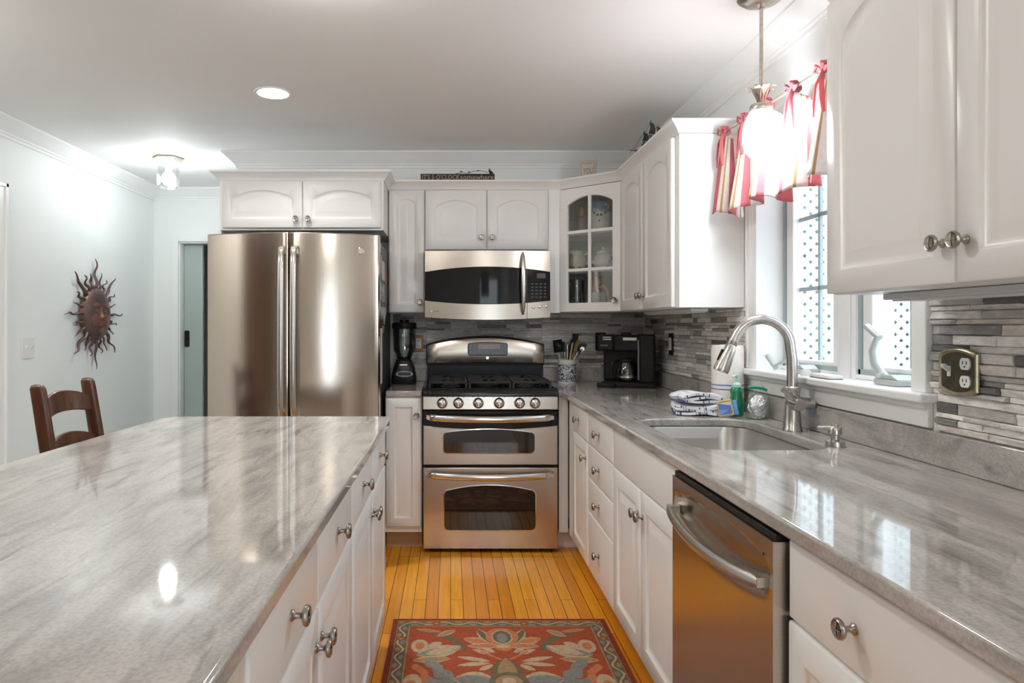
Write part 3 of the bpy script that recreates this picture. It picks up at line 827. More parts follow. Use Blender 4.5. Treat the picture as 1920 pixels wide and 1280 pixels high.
# ---------------------------------------------------------------- range
RX0, RX1 = -0.1566, 0.6054
rg = thing('range', 'stainless steel double oven gas range with six knobs', 'range', (0.2244, 4.2, 0))
m = MB(); m.box(RX0+0.004, RX1-0.004, 3.915, 4.53, 0.02, 0.885); m.build('body', M['side'], rg)
m = MB(); m.box(RX0+0.02, RX1-0.02, 3.95, 4.4, 0.0, 0.02); m.build('plinth', M['black'], rg)
m = MB()
prof = [(3.832, 0.889), (3.832, 0.905), (3.838, 0.920), (3.850, 0.928), (3.870, 0.930), (3.885, 0.924), (4.40, 0.924), (4.42, 0.93), (4.53, 0.93), (4.53, 0.887)]
m.prism(prof, RX0, RX1, 'x')
m.box(RX0, RX0+0.02, 3.86, 4.42, 0.92, 0.934); m.box(RX1-0.02, RX1, 3.86, 4.42, 0.92, 0.934)
ct = m.build('cooktop', M['enamel'], rg, bevel=0.003)
for x, y, r in ((0.0, 4.02, 0.045), (0.0, 4.27, 0.036), (0.224, 4.14, 0.05), (0.449, 4.02, 0.05), (0.449, 4.27, 0.032)):
    m = MB(); m.lathe([(0, 0), (r*1.25, 0), (r*1.25, 0.006), (r, 0.008), (r, 0.016), (r*0.85, 0.020), (0, 0.021)], 24, (x, y, 0.9245))
    m.build('burner', M['iron'], ct)
for gx0, gx1 in ((RX0+0.03, 0.095), (0.103, 0.346), (0.354, RX1-0.03)):
    m = MB(); zt, b = 0.968, 0.006
    ys = (3.905, 4.40)
    for y in ys: m.box(gx0, gx1, y-b, y+b, zt-0.014, zt)
    for x in (gx0+b, gx1-b): m.box(x-b, x+b, ys[0], ys[1], zt-0.014, zt)
    cx = (gx0+gx1)/2; m.box(gx0, gx1, 4.147, 4.159, zt-0.014, zt)
    m.box(cx-b, cx+b, ys[0], 3.985, zt-0.012, zt); m.box(cx-b, cx+b, 4.055, 4.235, zt-0.012, zt); m.box(cx-b, cx+b, 4.305, ys[1], zt-0.012, zt)
    for y in (4.02, 4.27):
        m.box(gx0, cx-0.035, y-b, y+b, zt-0.012, zt); m.box(cx+0.035, gx1, y-b, y+b, zt-0.012, zt)
    for x in (gx0+b, gx1-b):
        for y in (ys[0], 4.153, ys[1]):
            m.loops([[(x-0.008, y-0.008, 0.9245), (x+0.008, y-0.008, 0.9245), (x+0.008, y+0.008, 0.9245), (x-0.008, y+0.008, 0.9245)], [(x-0.006, y-0.006, zt-0.012), (x+0.006, y-0.006, zt-0.012), (x+0.006, y+0.006, zt-0.012), (x-0.006, y+0.006, zt-0.012)]])
    m.build('grate', M['iron'], ct, bevel=0.002)
m = MB(); m.prism([(3.846, 0.812), (3.850, 0.887), (3.914, 0.887), (3.914, 0.812)], RX0, RX1, 'x')
cp = m.build('control_panel', M['steel'], rg, bevel=0.003)
m = MB()
m.m = 0
for i, px in enumerate((829, 859.5, 897, 936, 974.5, 1003.5)):
    x = (px-VPX)/FPX*3.84; z = 0.849
    k = MB()
    k.lathe([(0, 0), (0.030, 0), (0.031, 0.004), (0.030, 0.010), (0.026, 0.022), (0.018, 0.030), (0.008, 0.033), (0, 0.0335)], 26, (x, 3.848, z), '-y')
    k.m = 1; k.box(x-0.0025, x+0.0025, 3.813, 3.822, z-0.018, z+0.024)
    k.build('knob', [M['chrome'], M['nickel']], cp)
    for q in (-0.03, 0.0, 0.03): m.box(x+q-0.004, x+q+0.004, 3.8475, 3.8495, 0.881, 0.8835)
m.build('marking', mat('red_print', (0.35, 0.09, 0.05), 0.6), cp)
def arched(x0, x1, z0, z1, r, rise, n=12):
    """rounded window outline with an arched top"""
    p = arc(x1-r, z0+r, r, -90, 0, 5) + arc(x1-r, z1-r-rise, r, 0, 75, 5)
    for i in range(1, n):
        t = i/n; x = (x1-r) + (x0-x1+2*r)*t
        p.append((x, z1-rise + rise*(1-(2*t-1)**2)))
    return p + arc(x0+r, z1-r-rise, r, 105, 180, 5) + arc(x0+r, z0+r, r, 180, 270, 5)
def oven_door(name, z0, z1, win, hz, band=None, hb=0.04):
    m = MB()
    n = 12
    if band:
        top = [(RX1-0.001, band)] + [(RX1-0.001 + (RX0-RX1+0.002)*i/n, band - 0.022*(1-(2*i/n-1)**2)) for i in range(1, n)] + [(RX0+0.001, band)]
    else: top = [(RX1-0.001, z1), (RX0+0.001, z1)]
    m.prism([(RX0+0.001, z0), (RX1-0.001, z0)] + top, 3.856, 3.913, 'y')
    d = m.build(name, M['steel'], rg, bevel=0.004)
    if band:
        b = MB(); b.prism([(RX0+0.001, z1), (RX0+0.001, band+0.0006)] + [(x, z+0.0006) for x, z in top[1:-1][::-1]] + [(RX1-0.001, band+0.0006), (RX1-0.001, z1)], 3.860, 3.913, 'y')
        b.build('trim_band', M['blackg'], d)
    w = MB(); w.prism(arched(*win), 3.8535, 3.8565, 'y'); w.build('oven_window', M['ovenwin'], d)
    w = MB(); o2 = arched(win[0]-0.005, win[1]+0.005, win[2]-0.005, win[3]+0.004, win[4]+0.004, win[5])
    i2 = arched(*win)
    w.loops([[(a, 3.857, b) for a, b in i2], [(a, 3.857, b) for a, b in o2], [(a, 3.8535, b) for a, b in o2], [(a, 3.8525, b) for a, b in i2]], wrap=True); w.build('window_rim', M['chrome'], d)
    h = MB(); L = []
    xa, xb = RX0+0.018, RX1-0.024; N_ = 24
    for i in range(N_+1):
        t = i/N_; x = xa + (xb-xa)*t; s = (2*t-1)
        y = 3.815 - 0.022*(1-s*s) + (0.03 if i in (0, N_) else 0.0); z = hz - 0.010*(1-s*s) + 0.004
        r = 0.019 if 0 < i < N_ else 0.012
        L.append([(x, y + 0.011*math.cos(2*PI*k/12), z + r*math.sin(2*PI*k/12)) for k in range(12)])
    h.loops(L)
    h.box(xa+0.005, xa+0.03, 3.81, 3.858, hz-0.008, hz+0.012); h.box(xb-0.03, xb-0.005, 3.81, 3.858, hz-0.008, hz+0.012)
    h.build('handle', M['chrome'], d, angle=60)
oven_door('upper_oven_door', 0.499, 0.800, (-0.040, 0.474, 0.566, 0.700, 0.022, 0.018), 0.768, 0.722)
oven_door('lower_oven_door', 0.024, 0.484, (-0.036, 0.478, 0.132, 0.384, 0.026, 0.028), 0.446)
# backguard
m = MB(); m.box(RX0+0.004, RX1-0.004, 4.435, 4.53, 0.931, 1.05); m.prism([(RX0-0.002, 1.03)] + [(RX1+0.002, 1.03), (RX1+0.002, 1.16)] + [(RX1-0.004 + (RX0-RX1+0.008)*i/16, 1.167 + 0.052*(1-(2*i/16-1)**2)) for i in range(17)] + [(RX0-0.002, 1.16)], 4.425, 4.53, 'y')
bg = m.build('backguard', M['black'], rg, bevel=0.004)
m = MB(); N_ = 20
zt = lambda x: 1.162 + 0.052*(1-((x-0.2244)/0.378)**2)
L = []
xs = [RX0+0.004 + (RX1-RX0-0.008)*i/N_ for i in range(N_+1)]
low = [[(x, yy, zz) for x in xs] for yy, zz in ((4.4245, 1.042),)]
rows = []
for f_, y in ((0, 4.424), (0.015, 4.404), (0.05, 4.4005), (0.5, 4.400), (0.95, 4.4015), (0.985, 4.405), (1.0, 4.424)):
    rows.append([(x, y + (0.012 if i in (0, N_) else 0), 1.040 + (zt(x)-1.040)*f_) for i, x in enumerate(xs)])
m.loops(rows, closed=False, cap=False); m.loops([rows[-1], rows[0]], closed=False, cap=False)
bp_ = m.build('backguard_panel', M['steel'], bg, angle=60)
m = MB(); m.prism(arched(0.115, 0.362, 1.098, 1.176, 0.012, 0.006), 4.392, 4.404, 'y'); disp = m.build('display', M['blackg'], bg)
m = MB(); o2 = arched(0.110, 0.367, 1.093, 1.180, 0.014, 0.006); i2 = arched(0.115, 0.362, 1.098, 1.176, 0.012, 0.006)
m.loops([[(a, 4.402, b) for a, b in i2], [(a, 4.404, b) for a, b in o2], [(a, 4.393, b) for a, b in o2], [(a, 4.390, b) for a, b in i2]], wrap=True); m.build('display_rim', M['steel'], bg)
m = MB(); m.box(0.176, 0.318, 4.3905, 4.3925, 1.136, 1.166); m.build('display_screen', mat('amber_reflection_screen', (0.20, 0.10, 0.03), 0.15, var=0.1), disp)  # brown tint paints the warm light mirrored in the dark screen
m = MB()
for i in range(7):
    for z in (1.108, 1.121): m.box(0.180+i*0.020, 0.190+i*0.020, 4.3905, 4.3925, z, z+0.005)
for x in (0.126, 0.146, 0.332, 0.348):
    for z in (1.113, 1.133, 1.153): m.box(x, x+0.009, 4.3905, 4.3925, z, z+0.006)
m.build('button', mat('grey_button_print', (0.30, 0.30, 0.30), 0.5), disp)
badge(bg, 0.237, 4.400, 1.078, 0.011)

# ---------------------------------------------------------------- microwave
mw = thing('microwave', 'stainless over the range microwave with bowed dark glass door', 'microwave', (0.225, 4.35, 1.332))
m = MB(); m.box(RX0+0.004, RX1-0.004, 4.195, 4.553, 1.345, 1.745); m.build('body', M['side'], mw)
MX = 0.4625
def my(x): return 4.150 - 0.030*(1-((x-0.2244)/0.381)**2)
q = lambda x: 1-((x-0.2244)/0.381)**2
zA = lambda x: 1.334 - 0.016*q(x); zB = lambda x: 1.437 - 0.023*q(x); zC = lambda x: 1.612 + 0.030*q(x); zD = lambda x: 1.741
def band(name, mt, x0, x1, za, zb, par, off=0.0, e=0.003):
    m = MB(); N_ = 20
    xs = [x0 + (x1-x0)*i/N_ for i in range(N_+1)]
    L = []
    for x in xs:
        y = my(x)+off
        L.append([(x, y+e, za(x)), (x, y, za(x)+e), (x, y, zb(x)-e), (x, y+e, zb(x)), (x, 4.194, zb(x)), (x, 4.194, za(x))])
    m.loops(L)
    return m.build(name, mt, par, angle=40)
md = band('door', M['steel'], RX0, MX-0.002, zA, zD, mw)
band('door_glass', M['blackg'], RX0+0.0005, MX-0.0025, zB, zC, md, -0.003)
pc = band('control_panel', M['steel'], MX+0.001, RX1, zA, zD, mw)
pg = band('panel_glass', M['blackg'], MX+0.0015, RX1-0.0005, zB, zC, pc, -0.003)
m = MB()
for i in range(4):
    for j in range(5):
        x = 0.487 + i*0.026; z = 1.455 + j*0.020
        m.box(x, x+0.014, my(x)-0.0045, my(x)+0.004, z, z+0.006)
m.build('button_print', mat('faint_grey_print', (0.10, 0.10, 0.10), 0.5), pc)
m = MB(); m.box(0.488, 0.575, my(0.53)-0.004, my(0.53)+0.004, 1.572, 1.602); m.build('display_screen', mat('dim_screen', (0.07, 0.062, 0.055), 0.2), pc)
for px, pz in ((1000, 1.396), (1012, 1.399), (1024.5, 1.403)):
    x = (px-VPX)/FPX*4.14; m = MB(); m.lathe([(0, 0), (0.009, 0), (0.009, 0.004), (0.006, 0.006), (0, 0.006)], 16, (x, my(x)+0.001, pz), '-y'); m.build('button', M['chrome'], pc)
m = MB(); L = []
for i in range(21):
    t = i/20; z = 1.350 + 0.382*t; s = 2*t-1; w = 0.004 + 0.0115*(1-s*s)**0.7
    y = my(0.44) - 0.006 - 0.040*(1-s*s)**0.6
    L.append([(0.437 + w*math.cos(2*PI*k/12), y + 0.008*math.sin(2*PI*k/12), z) for k in range(12)])
m.loops(L); m.box(0.433, 0.441, my(0.44)-0.02, my(0.44)+0.002, 1.362, 1.378); m.box(0.433, 0.441, my(0.44)-0.02, my(0.44)+0.002, 1.704, 1.720)
m.build('handle', M['nickel'], md, angle=60)
badge(md, -0.117, my(-0.117)-0.0005, 1.373, 0.008)
m = MB(); lettering(m, 'profile', 0.036, 0.009, Matrix.Translation((-0.083, my(-0.083)-0.001, 1.373)) @ Matrix.Rotation(R(90), 4, 'X')); m.build('lettering', M['side'], md)
m = MB(); m.box(RX0+0.03, RX1-0.03, 4.20, 4.52, 1.328, 1.345); m.build('vent_grille', M['black'], mw)

# ---------------------------------------------------------------- dishwasher
dw = thing('dishwasher', 'stainless steel dishwasher with bar handle between white cabinets', 'dishwasher', (0.9, 1.63, 0))
DY0, DY1 = 1.330, 1.932
m = MB(); m.box(0.668, 1.24, DY0+0.006, DY1-0.006, 0.105, 0.872); m.build('tub', M['black'], dw)
m = MB(); m.box(0.735, 0.75, DY0+0.004, DY1-0.004, 0.0, 0.105); m.build('toe_kick', M['black'], dw)
m = MB(); NY, NZ = 44, 56
zs = [0.115 + (0.862-0.115)*(1-(1-j/NZ)**1.6) for j in range(NZ+1)]
zs[0] = 0.115; zs[-1] = 0.862
def sst(a, b, x):
    t = min(1, max(0, (x-a)/(b-a))); return t*t*(3-2*t)
def dwx(y, z):
    s = (y-(DY0+DY1)/2)/((DY1-DY0)/2)
    top = 0.842 - 0.030*s*s; bot = 0.775 - 0.035*(1-s*s)
    k = sst(0.97, 0.80, abs(s)) if abs(s) > 0.8 else 1.0
    d = 0.024*sst(bot-0.03, bot+0.02, z)*sst(top, top-0.012, z)*k
    return 0.628 + d
rows = [[(dwx(DY0+(DY1-DY0)*i/NY, z), DY0+(DY1-DY0)*i/NY, z) for i in range(NY+1)] for z in zs]
m.loops(rows, closed=False, cap=False)
bk = lambda y, z: (0.666, y, z)
ring = [rows[0][i] for i in range(NY+1)] + [rows[j][NY] for j in range(1, NZ+1)] + [rows[NZ][i] for i in range(NY-1, -1, -1)] + [rows[j][0] for j in range(NZ-1, 0, -1)]
m.loops([ring, [(0.666, p[1], p[2]) for p in ring]], cap=False)
dd = m.build('door', M['steel'], dw, angle=40)
m = MB(); m.box(0.634, 0.668, DY0+0.001, DY1-0.001, 0.8625, 0.876); m.build('control_strip', M['black'], dw, bevel=0.002)
m = MB(); L = []
for i in range(25):
    t = i/24; y = DY0+0.022 + (DY1-DY0-0.044)*t; s = 2*t-1
    x = 0.612 - 0.026*(1-s*s)**0.7; z = 0.775 - 0.016*(1-s*s); r = 0.015 if 0 < i < 24 else 0.010
    L.append([(x + 0.009*math.cos(2*PI*k/12), y, z + r*math.sin(2*PI*k/12)) for k in range(12)])
m.loops(L); m.box(0.606, 0.634, DY0+0.020, DY0+0.045, 0.765, 0.785); m.box(0.606, 0.634, DY1-0.045, DY1-0.020, 0.765, 0.785)
m.build('handle', M['nickel'], dd, angle=60)
m = MB(); m.lathe([(0, 0), (0.0035, 0), (0.0035, 0.001), (0, 0.001)], 12, (0.6285, DY0+0.040, 0.826), '-x'); m.build('badge', M['black'], dd)

# ---------------------------------------------------------------- sink, faucet, soap pump
sk = thing('sink', 'stainless steel undermount sink set in the granite worktop', 'sink', (0.95, 2.39, 0.68))
m = MB(); a, b, c, d = SINK
lp = lambda e, r, z: [(x, y, z) for x, y in rrect(a-e, b+e, c-e, d+e, r, 8)]
m.loops([lp(0.012, 0.11, 0.8810), lp(0.004, 0.104, 0.8810), lp(0.002, 0.10, 0.875), lp(-0.006, 0.10, 0.72), lp(-0.02, 0.09, 0.690), lp(-0.05, 0.07, 0.680),
         lp(-0.05, 0.07, 0.677), lp(-0.018, 0.09, 0.687), lp(-0.003, 0.10, 0.72), lp(0.006, 0.104, 0.870), lp(0.012, 0.11, 0.879)], wrap=True, cap=False)
# bowl floor
m.f([m.v(p) for p in lp(-0.05, 0.07, 0.6795)])
m.build('bowl', mat('sink_steel', (0.60, 0.58, 0.555), 0.30, 1.0, var=0.05, scale=1, stretch=(3, 300, 300), bump=0.02, bscale=1), sk, angle=50)
m = MB(); m.lathe([(0, 0), (0.045, 0), (0.045, 0.003), (0.03, 0.001), (0, 0.001)], 24, (0.96, 2.45, 0.6796)); m.build('drain', M['chrome'], sk)

fc = thing('faucet', 'tall brushed nickel gooseneck pull down faucet beside the sink', 'faucet', (1.206, 2.41, TZ))
m = MB(); m.lathe([(0, 0), (0.033, 0), (0.033, 0.004), (0.030, 0.010), (0.0265, 0.06), (0.0245, 0.10), (0.0245, 0.140), (0.0265, 0.143), (0.0265, 0.152), (0.022, 0.156), (0, 0.156)], 28, (1.206, 2.41, TZ+0.0005)); m.build('body', M['nickel'], fc)
sx, sy = -0.993, 0.12          # spout direction in plan
P = lambda u, z: (1.206 + sx*u, 2.41 + sy*u, z)
pts = [P(0.0, 1.068), P(0.0, 1.12), P(0.001, 1.17), P(0.006, 1.205)]
rr = 0.097; cu, cz = 0.103, 1.208
for k in range(1, 13):
    t = PI - k*(PI*0.91)/12
    pts.append(P(cu + rr*math.cos(t), cz + rr*1.0*math.sin(t)*1.02))
m = MB(); m.tube(pts, 0.0178, 16); m.build('spout', M['nickel'], fc, angle=60)
e0, e1 = Vector(pts[-1]), Vector(pts[-2]); dirv = (e0-e1).normalized()
e0 = e0 + dirv*0.022
m = MB(); m.tube([e0 - dirv*0.024, e0 - dirv*0.001, e0, e0 + dirv*0.004, e0 + dirv*0.03, e0 + dirv*0.090, e0 + dirv*0.102], [0.0178, 0.0178, 0.0172, 0.0195, 0.0215, 0.0275, 0.0262], 20); hd = m.build('spray_head', M['nickel'], fc, angle=50)
m = MB(); side = Vector((sx, sy, 0.25)).normalized(); cpt = e0 + dirv*0.045 + side*0.0215
m.tube([cpt - dirv*0.022, cpt + dirv*0.02], [0.008, 0.009], 8, 0.8); m.build('spray_button', M['black'], hd)
m = MB(); m.tube([(1.206, 2.41, TZ+0.098), (1.206, 2.375, TZ+0.096), (1.206, 2.352, TZ+0.095)], [0.024, 0.024, 0.020], 18); m.tube([(1.232, 2.40, TZ+0.098), (1.262, 2.395, TZ+0.096), (1.274, 2.392, TZ+0.095)], [0.022, 0.021, 0.016], 16)
m.tube([(1.214, 2.375, TZ+0.100), (1.185, 2.37, TZ+0.122), (1.160, 2.365, TZ+0.142), (1.150, 2.363, TZ+0.149)], [0.010, 0.0085, 0.0085, 0.010], 10); m.build('lever', M['nickel'], fc, angle=50)

sp = thing('soap_dispenser', 'short brushed nickel soap pump on the worktop near the faucet', 'soap dispenser', (1.180, 2.095, TZ))
m = MB(); m.lathe([(0, 0), (0.0285, 0), (0.0285, 0.004), (0.027, 0.016), (0.019, 0.019), (0.014, 0.022), (0.014, 0.034), (0.019, 0.037), (0.019, 0.056), (0.017, 0.060), (0.011, 0.062), (0.011, 0.066), (0, 0.067)], 24, (1.180, 2.095, TZ+0.0005)); m.build('body', M['nickel'], sp)
m = MB(); m.tube([(1.180, 2.095, TZ+0.054), (1.150, 2.098, TZ+0.056), (1.128, 2.100, TZ+0.055)], [0.009, 0.0065, 0.006], 10); m.build('spout', M['nickel'], sp)
# ---------------------------------------------------------------- lamps
def lamp_mat(name, col, L):
    m = bpy.data.materials.new(name); m.use_nodes = True
    N, K = m.node_tree.nodes, m.node_tree.links
    N.clear(); o = N.new('ShaderNodeOutputMaterial'); e = N.new('ShaderNodeEmission')
    e.inputs['Color'].default_value = (*col, 1); e.inputs['Strength'].default_value = L
    K.new(e.outputs[0], o.inputs['Surface']); return m
bulb_r = 0.058
M['can_lamp'] = lamp_mat('warm_reflector_lamp', WARM, CAN_W/(PI*PI*bulb_r**2))
M['hall_lamp'] = lamp_mat('cool_bulb', (0.92, 0.97, 1.0), HALL_W/(PI*4*PI*0.045**2))
M['pend_lamp'] = lamp_mat('lit_opal_glass', (0.94, 0.98, 1.0), PEND_W/(PI*4*PI*0.060**2))
def can(x, y, label):
    t = thing('recessed_light', label, 'ceiling light', (x, y, CEIL))
    m = MB(); m.lathe([(0.074, 0.002), (0.076, -0.004), (0.090, -0.004), (0.092, 0.0), (0.090, 0.0003), (0.074, 0.0003)], 32, (x, y, CEIL-0.0006), wrap=True)
    m.build('trim_ring', M['trim'], t)
    m = MB(); L = []
    for r, z in ((0.0755, 0.0), (0.072, 0.045), (0.069, 0.095), (0.0, 0.0955), (0.0, 0.105), (0.074, 0.105), (0.0775, 0.0)):
        L.append((r, z))
    m.lathe(L, 32, (x, y, CEIL+0.0005), wrap=True); m.build('baffle', M['trim'], t)
    m = MB(); m.lathe([(0, 0.060), (bulb_r*0.8, 0.062), (bulb_r, 0.070), (bulb_r*0.9, 0.085), (0, 0.086)], 28, (x, y, CEIL)); m.build('lamp', M['can_lamp'], t)
    return t
c0 = can(*CAN_XY[0], 'lit recessed ceiling light left of centre, above the aisle by the fridge')
M['fill_glow'] = lamp_mat('added_fill_glow', WARM, FILL_DOME_W/(PI*2.4*PI*0.12**2))
def dome(x, y, label):  # glowing dome added out of view to spread fill over cabinets and ceiling
    t = thing('fill_dome', label, 'ceiling light', (x, y, CEIL), 0, 'added fill domes')
    m = MB(); m.lathe([(0, -0.0005), (0.135, -0.0005), (0.138, -0.008), (0.132, -0.020), (0, -0.020)], 36, (x, y, CEIL)); m.build('base', M['nickel'], t)
    m = MB(); m.lathe([(0.125, -0.0205), (0.122, -0.040), (0.100, -0.066), (0.060, -0.084), (0, -0.090)], 36, (x, y, CEIL)); m.build('glass_shade', M['fill_glow'], t)
    return t
dm = dome(*FILL_DOME_XY[0], 'added unseen fill dome on the ceiling above the right edge of the island')
for (x, y), lb in zip(FILL_DOME_XY[1:], ('added unseen fill dome on the ceiling behind the camera on the left', 'added unseen fill dome on the ceiling near the left wall before the stool', 'added unseen fill dome on the ceiling behind the camera on the right')):
    dup(dm, (x, y, CEIL), 0, lb)

hx, hy = -1.934, 4.68
hl = thing('ceiling_light', 'lit hexagonal glass flush ceiling light in the hall beyond the fridge', 'ceiling light', (hx, hy, CEIL))
m = MB(); hexa = lambda r, z: [(hx + r*math.cos(R(60*k+12)), hy + r*math.sin(R(60*k+12)), z) for k in range(6)]
M['brassw'] = mat('pale_nickel_base', (0.62, 0.58, 0.50), 0.35, 0.6, var=0.04)
m.loops([hexa(0.100, CEIL-0.001), hexa(0.105, CEIL-0.012), hexa(0.078, CEIL-0.034), hexa(0.075, CEIL-0.036)]); m.build('base', M['brassw'], hl, angle=20)
m = MB(); m.loops([hexa(0.070, CEIL-0.0365), hexa(0.074, CEIL-0.15), hexa(0.074, CEIL-0.185), hexa(0.060, CEIL-0.205), hexa(0.01, CEIL-0.207), hexa(0.01, CEIL-0.203), hexa(0.058, CEIL-0.201), hexa(0.071, CEIL-0.183), hexa(0.071, CEIL-0.15), hexa(0.067, CEIL-0.0365)], wrap=True)
m.build('glass_shade', glass_mat('ribbed_shade_glass', (0.97, 0.98, 0.97), 0.07), hl, angle=20)
m = MB(); m.lathe([(0, -0.19), (0.028, -0.182), (0.043, -0.160), (0.045, -0.140), (0.036, -0.115), (0.018, -0.095), (0.018, -0.09), (0, -0.09)], 20, (hx, hy, CEIL)); m.build('bulb', M['hall_lamp'], hl)
m = MB(); m.lathe([(0, -0.09), (0.019, -0.09), (0.022, -0.037), (0, -0.037)], 16, (hx, hy, CEIL)); m.build('socket', M['white'], hl)

px_, py_ = 1.085, 2.385
pn = thing('pendant_light', 'lit pineapple shaped pendant light on a rod before the window valance', 'pendant light', (px_, py_, CEIL))
M['pewter'] = mat('antique_pewter', (0.50, 0.46, 0.40), 0.28, 0.9, var=0.15, scale=60)
m = MB(); m.lathe([(0, -0.0005), (0.077, -0.0005), (0.079, -0.006), (0.073, -0.012), (0.069, -0.014), (0.060, -0.022), (0.030, -0.028), (0.014, -0.030), (0.010, -0.042), (0, -0.043)], 36, (px_, py_, CEIL)); m.build('canopy', M['pewter'], pn)
m = MB(); m.tube([(px_, py_, CEIL-0.04), (px_, py_, 2.055)], 0.0062, 12); m.build('rod', M['pewter'], pn)
for k in range(7):
    a = R(k*360/7 + 15); u, v = math.cos(a), math.sin(a); m = MB(); L = []
    for r, z, w in ((0.010, 2.060, 0.006), (0.016, 2.085, 0.013), (0.026, 2.105, 0.014), (0.040, 2.116, 0.010), (0.052, 2.113, 0.002)):
        c = Vector((px_ + u*r, py_ + v*r, z)); s_ = Vector((-v, u, 0))
        L.append([c + s_*w, c + Vector((u, v, 0))*-0.003 + Vector((0, 0, 0.003)), c - s_*w, c + Vector((0, 0, -0.0015))])
    m.loops(L); m.build('leaf', M['pewter'], pn, angle=60)
m = MB(); m.lathe([(0, 2.062), (0.014, 2.062), (0.034, 2.056), (0.038, 2.050), (0.038, 2.040), (0.036, 2.032), (0, 2.032)], 28, (px_, py_, 0)); m.build('collar', M['pewter'], pn)
m = MB(); pr = [(0, 2.0315), (0.036, 2.0315), (0.043, 2.022), (0.055, 1.995), (0.061, 1.960), (0.060, 1.925), (0.052, 1.895), (0.036, 1.875), (0.018, 1.868), (0, 1.867)]
m.lathe(pr, 28, (px_, py_, 0)); m.build('glass_shade', M['pend_lamp'], pn)

M['uc'] = mat('light_grey_plastic', (0.62, 0.64, 0.67), 0.45, var=0.02)
def bar(name, label, x0, x1, y0, y1, zt):
    t = thing(name, label, 'light fixture', ((x0+x1)/2, (y0+y1)/2, zt))
    m = MB(); m.box(x0, x1, y0, y1, zt-0.016, zt); m.build('housing', M['uc'], t, bevel=0.003)
    m = MB(); m.box(x0+0.012, x1-0.012, y0+0.02, y1-0.02, zt-0.020, zt-0.0165); m.build('diffuser', M['white'], t)
bar('under_cabinet_light', 'grey unlit light bar under the near right wall cabinet', 1.085, 1.17, 0.95, 1.715, UZ0-0.001)
bar('under_cabinet_light', 'grey unlit light bar under the wall cabinet left of the window', 1.09, 1.17, 3.10, 3.85, UZ0-0.001)

# ---------------------------------------------------------------- plates on the walls
def rect_yz(x0, x1, y0, y1, z0, z1, r, mb):   # rounded plate standing on a wall of constant x
    mb.prism(rrect(y0, y1, z0, z1, r, 4), x0, x1, 'x')
sw = thing('light_switch', 'white double light switch plate on the left wall', 'switch', (WL, 4.035, 1.157))
m = MB(); rect_yz(WL+0.0003, WL+0.006, 3.975, 4.092, 1.092, 1.216, 0.006, m); m.build('plate', M['white'], sw, bevel=0.002)
for y in (4.010, 4.057):
    m = MB(); m.prism([(WL+0.006, 1.146), (WL+0.022, 1.166), (WL+0.022, 1.172), (WL+0.006, 1.168)], y-0.005, y+0.005, 'y'); m.build('toggle', M['white'], sw)
def duplex(mb, fn):
    pass
M['dkplate'] = mat('dark_bronze_plate', (0.030, 0.028, 0.026), 0.3, 0.6, var=0.2, scale=60)
ot = thing('power_outlet', 'white outlet in a wooden plate on the backsplash beside the blender', 'outlet', (-0.214, WB-0.011, 1.169))
m = MB(); m.prism(rrect(-0.245, -0.184, 1.113, 1.222, 0.003, 3), WB-0.019, WB-0.0125, 'y'); m.build('plate', mat('honey_wood_plate', (0.42, 0.20, 0.06), 0.4, var=0.15, scale=40, stretch=(4, 4, 1)), ot, bevel=0.002)
m = MB(); m.prism(rrect(-0.231, -0.198, 1.134, 1.203, 0.005, 3), WB-0.022, WB-0.0192, 'y'); m.build('socket', M['white'], ot)
m = MB()
for z in (1.153, 1.186):
    for x in (-0.221, -0.209): m.box(x-0.0012, x+0.0012, WB-0.0226, WB-0.0221, z-0.005, z+0.005)
m.build('slot', M['black'], ot)
ot = thing('power_outlet', 'white outlet in a black plate on the backsplash left of the coffee maker', 'outlet', (1.000, WB-0.011, 1.180))
m = MB(); m.prism(rrect(0.965, 1.036, 1.118, 1.240, 0.008, 4), WB-0.019, WB-0.0125, 'y'); m.build('plate', M['dkplate'], ot, bevel=0.002)
m = MB(); m.prism(rrect(0.983, 1.018, 1.142, 1.215, 0.005, 3), WB-0.022, WB-0.0192, 'y'); m.build('socket', M['white'], ot)
ot = thing('power_outlet', 'white outlet in a black plate on the right wall behind the coffee maker', 'outlet', (WR-0.011, 3.98, 1.178))
m = MB(); rect_yz(WR-0.019, WR-0.0125, 3.945, 4.016, 1.115, 1.242, 0.008, m); m.build('plate', M['dkplate'], ot, bevel=0.002)
m = MB(); rect_yz(WR-0.0225, WR-0.0192, 3.963, 3.998, 1.142, 1.215, 0.005, m); m.build('socket', M['white'], ot)
# big brass plate, switch beside duplex
bo = thing('switch_plate', 'aged brass wall plate with a white switch and outlet on the stone', 'switch', (WR-0.017, 1.718, 1.168))
y0, y1, z0, z1 = 1.655, 1.785, 1.106, 1.228
def scal(e):
    p = []
    for t in [i/14 for i in range(15)]:
        p.append((y0+e + (y1-y0-2*e)*t, z0+e + 0.014 - 0.014*math.sin(PI*t)**0.8 - 0.0))
    for t in [i/14 for i in range(15)]:
        p.append((y1-e - (y1-y0-2*e)*t, z1-e - 0.014 + 0.014*math.sin(PI*t)**0.8))
    return p
M['brass'] = mat('aged_brass', (0.40, 0.35, 0.22), 0.28, 1.0, var=0.2, scale=40)
M['oldb'] = mat('darkened_brass', (0.12, 0.11, 0.075), 0.38, 0.8, var=0.25, scale=60)
xa = WR-0.0175
m = MB(); m.loops([[(xa, y, z) for y, z in scal(0)], [(xa-0.006, y, z) for y, z in scal(0.001)], [(xa-0.009, y, z) for y, z in scal(0.004)], [(xa-0.006, y, z) for y, z in scal(0.011)]]); m.m = 1
m.prism(scal(0.0105), xa-0.0068, xa-0.0061, 'x'); m.build('plate', [M['brass'], M['oldb']], bo)
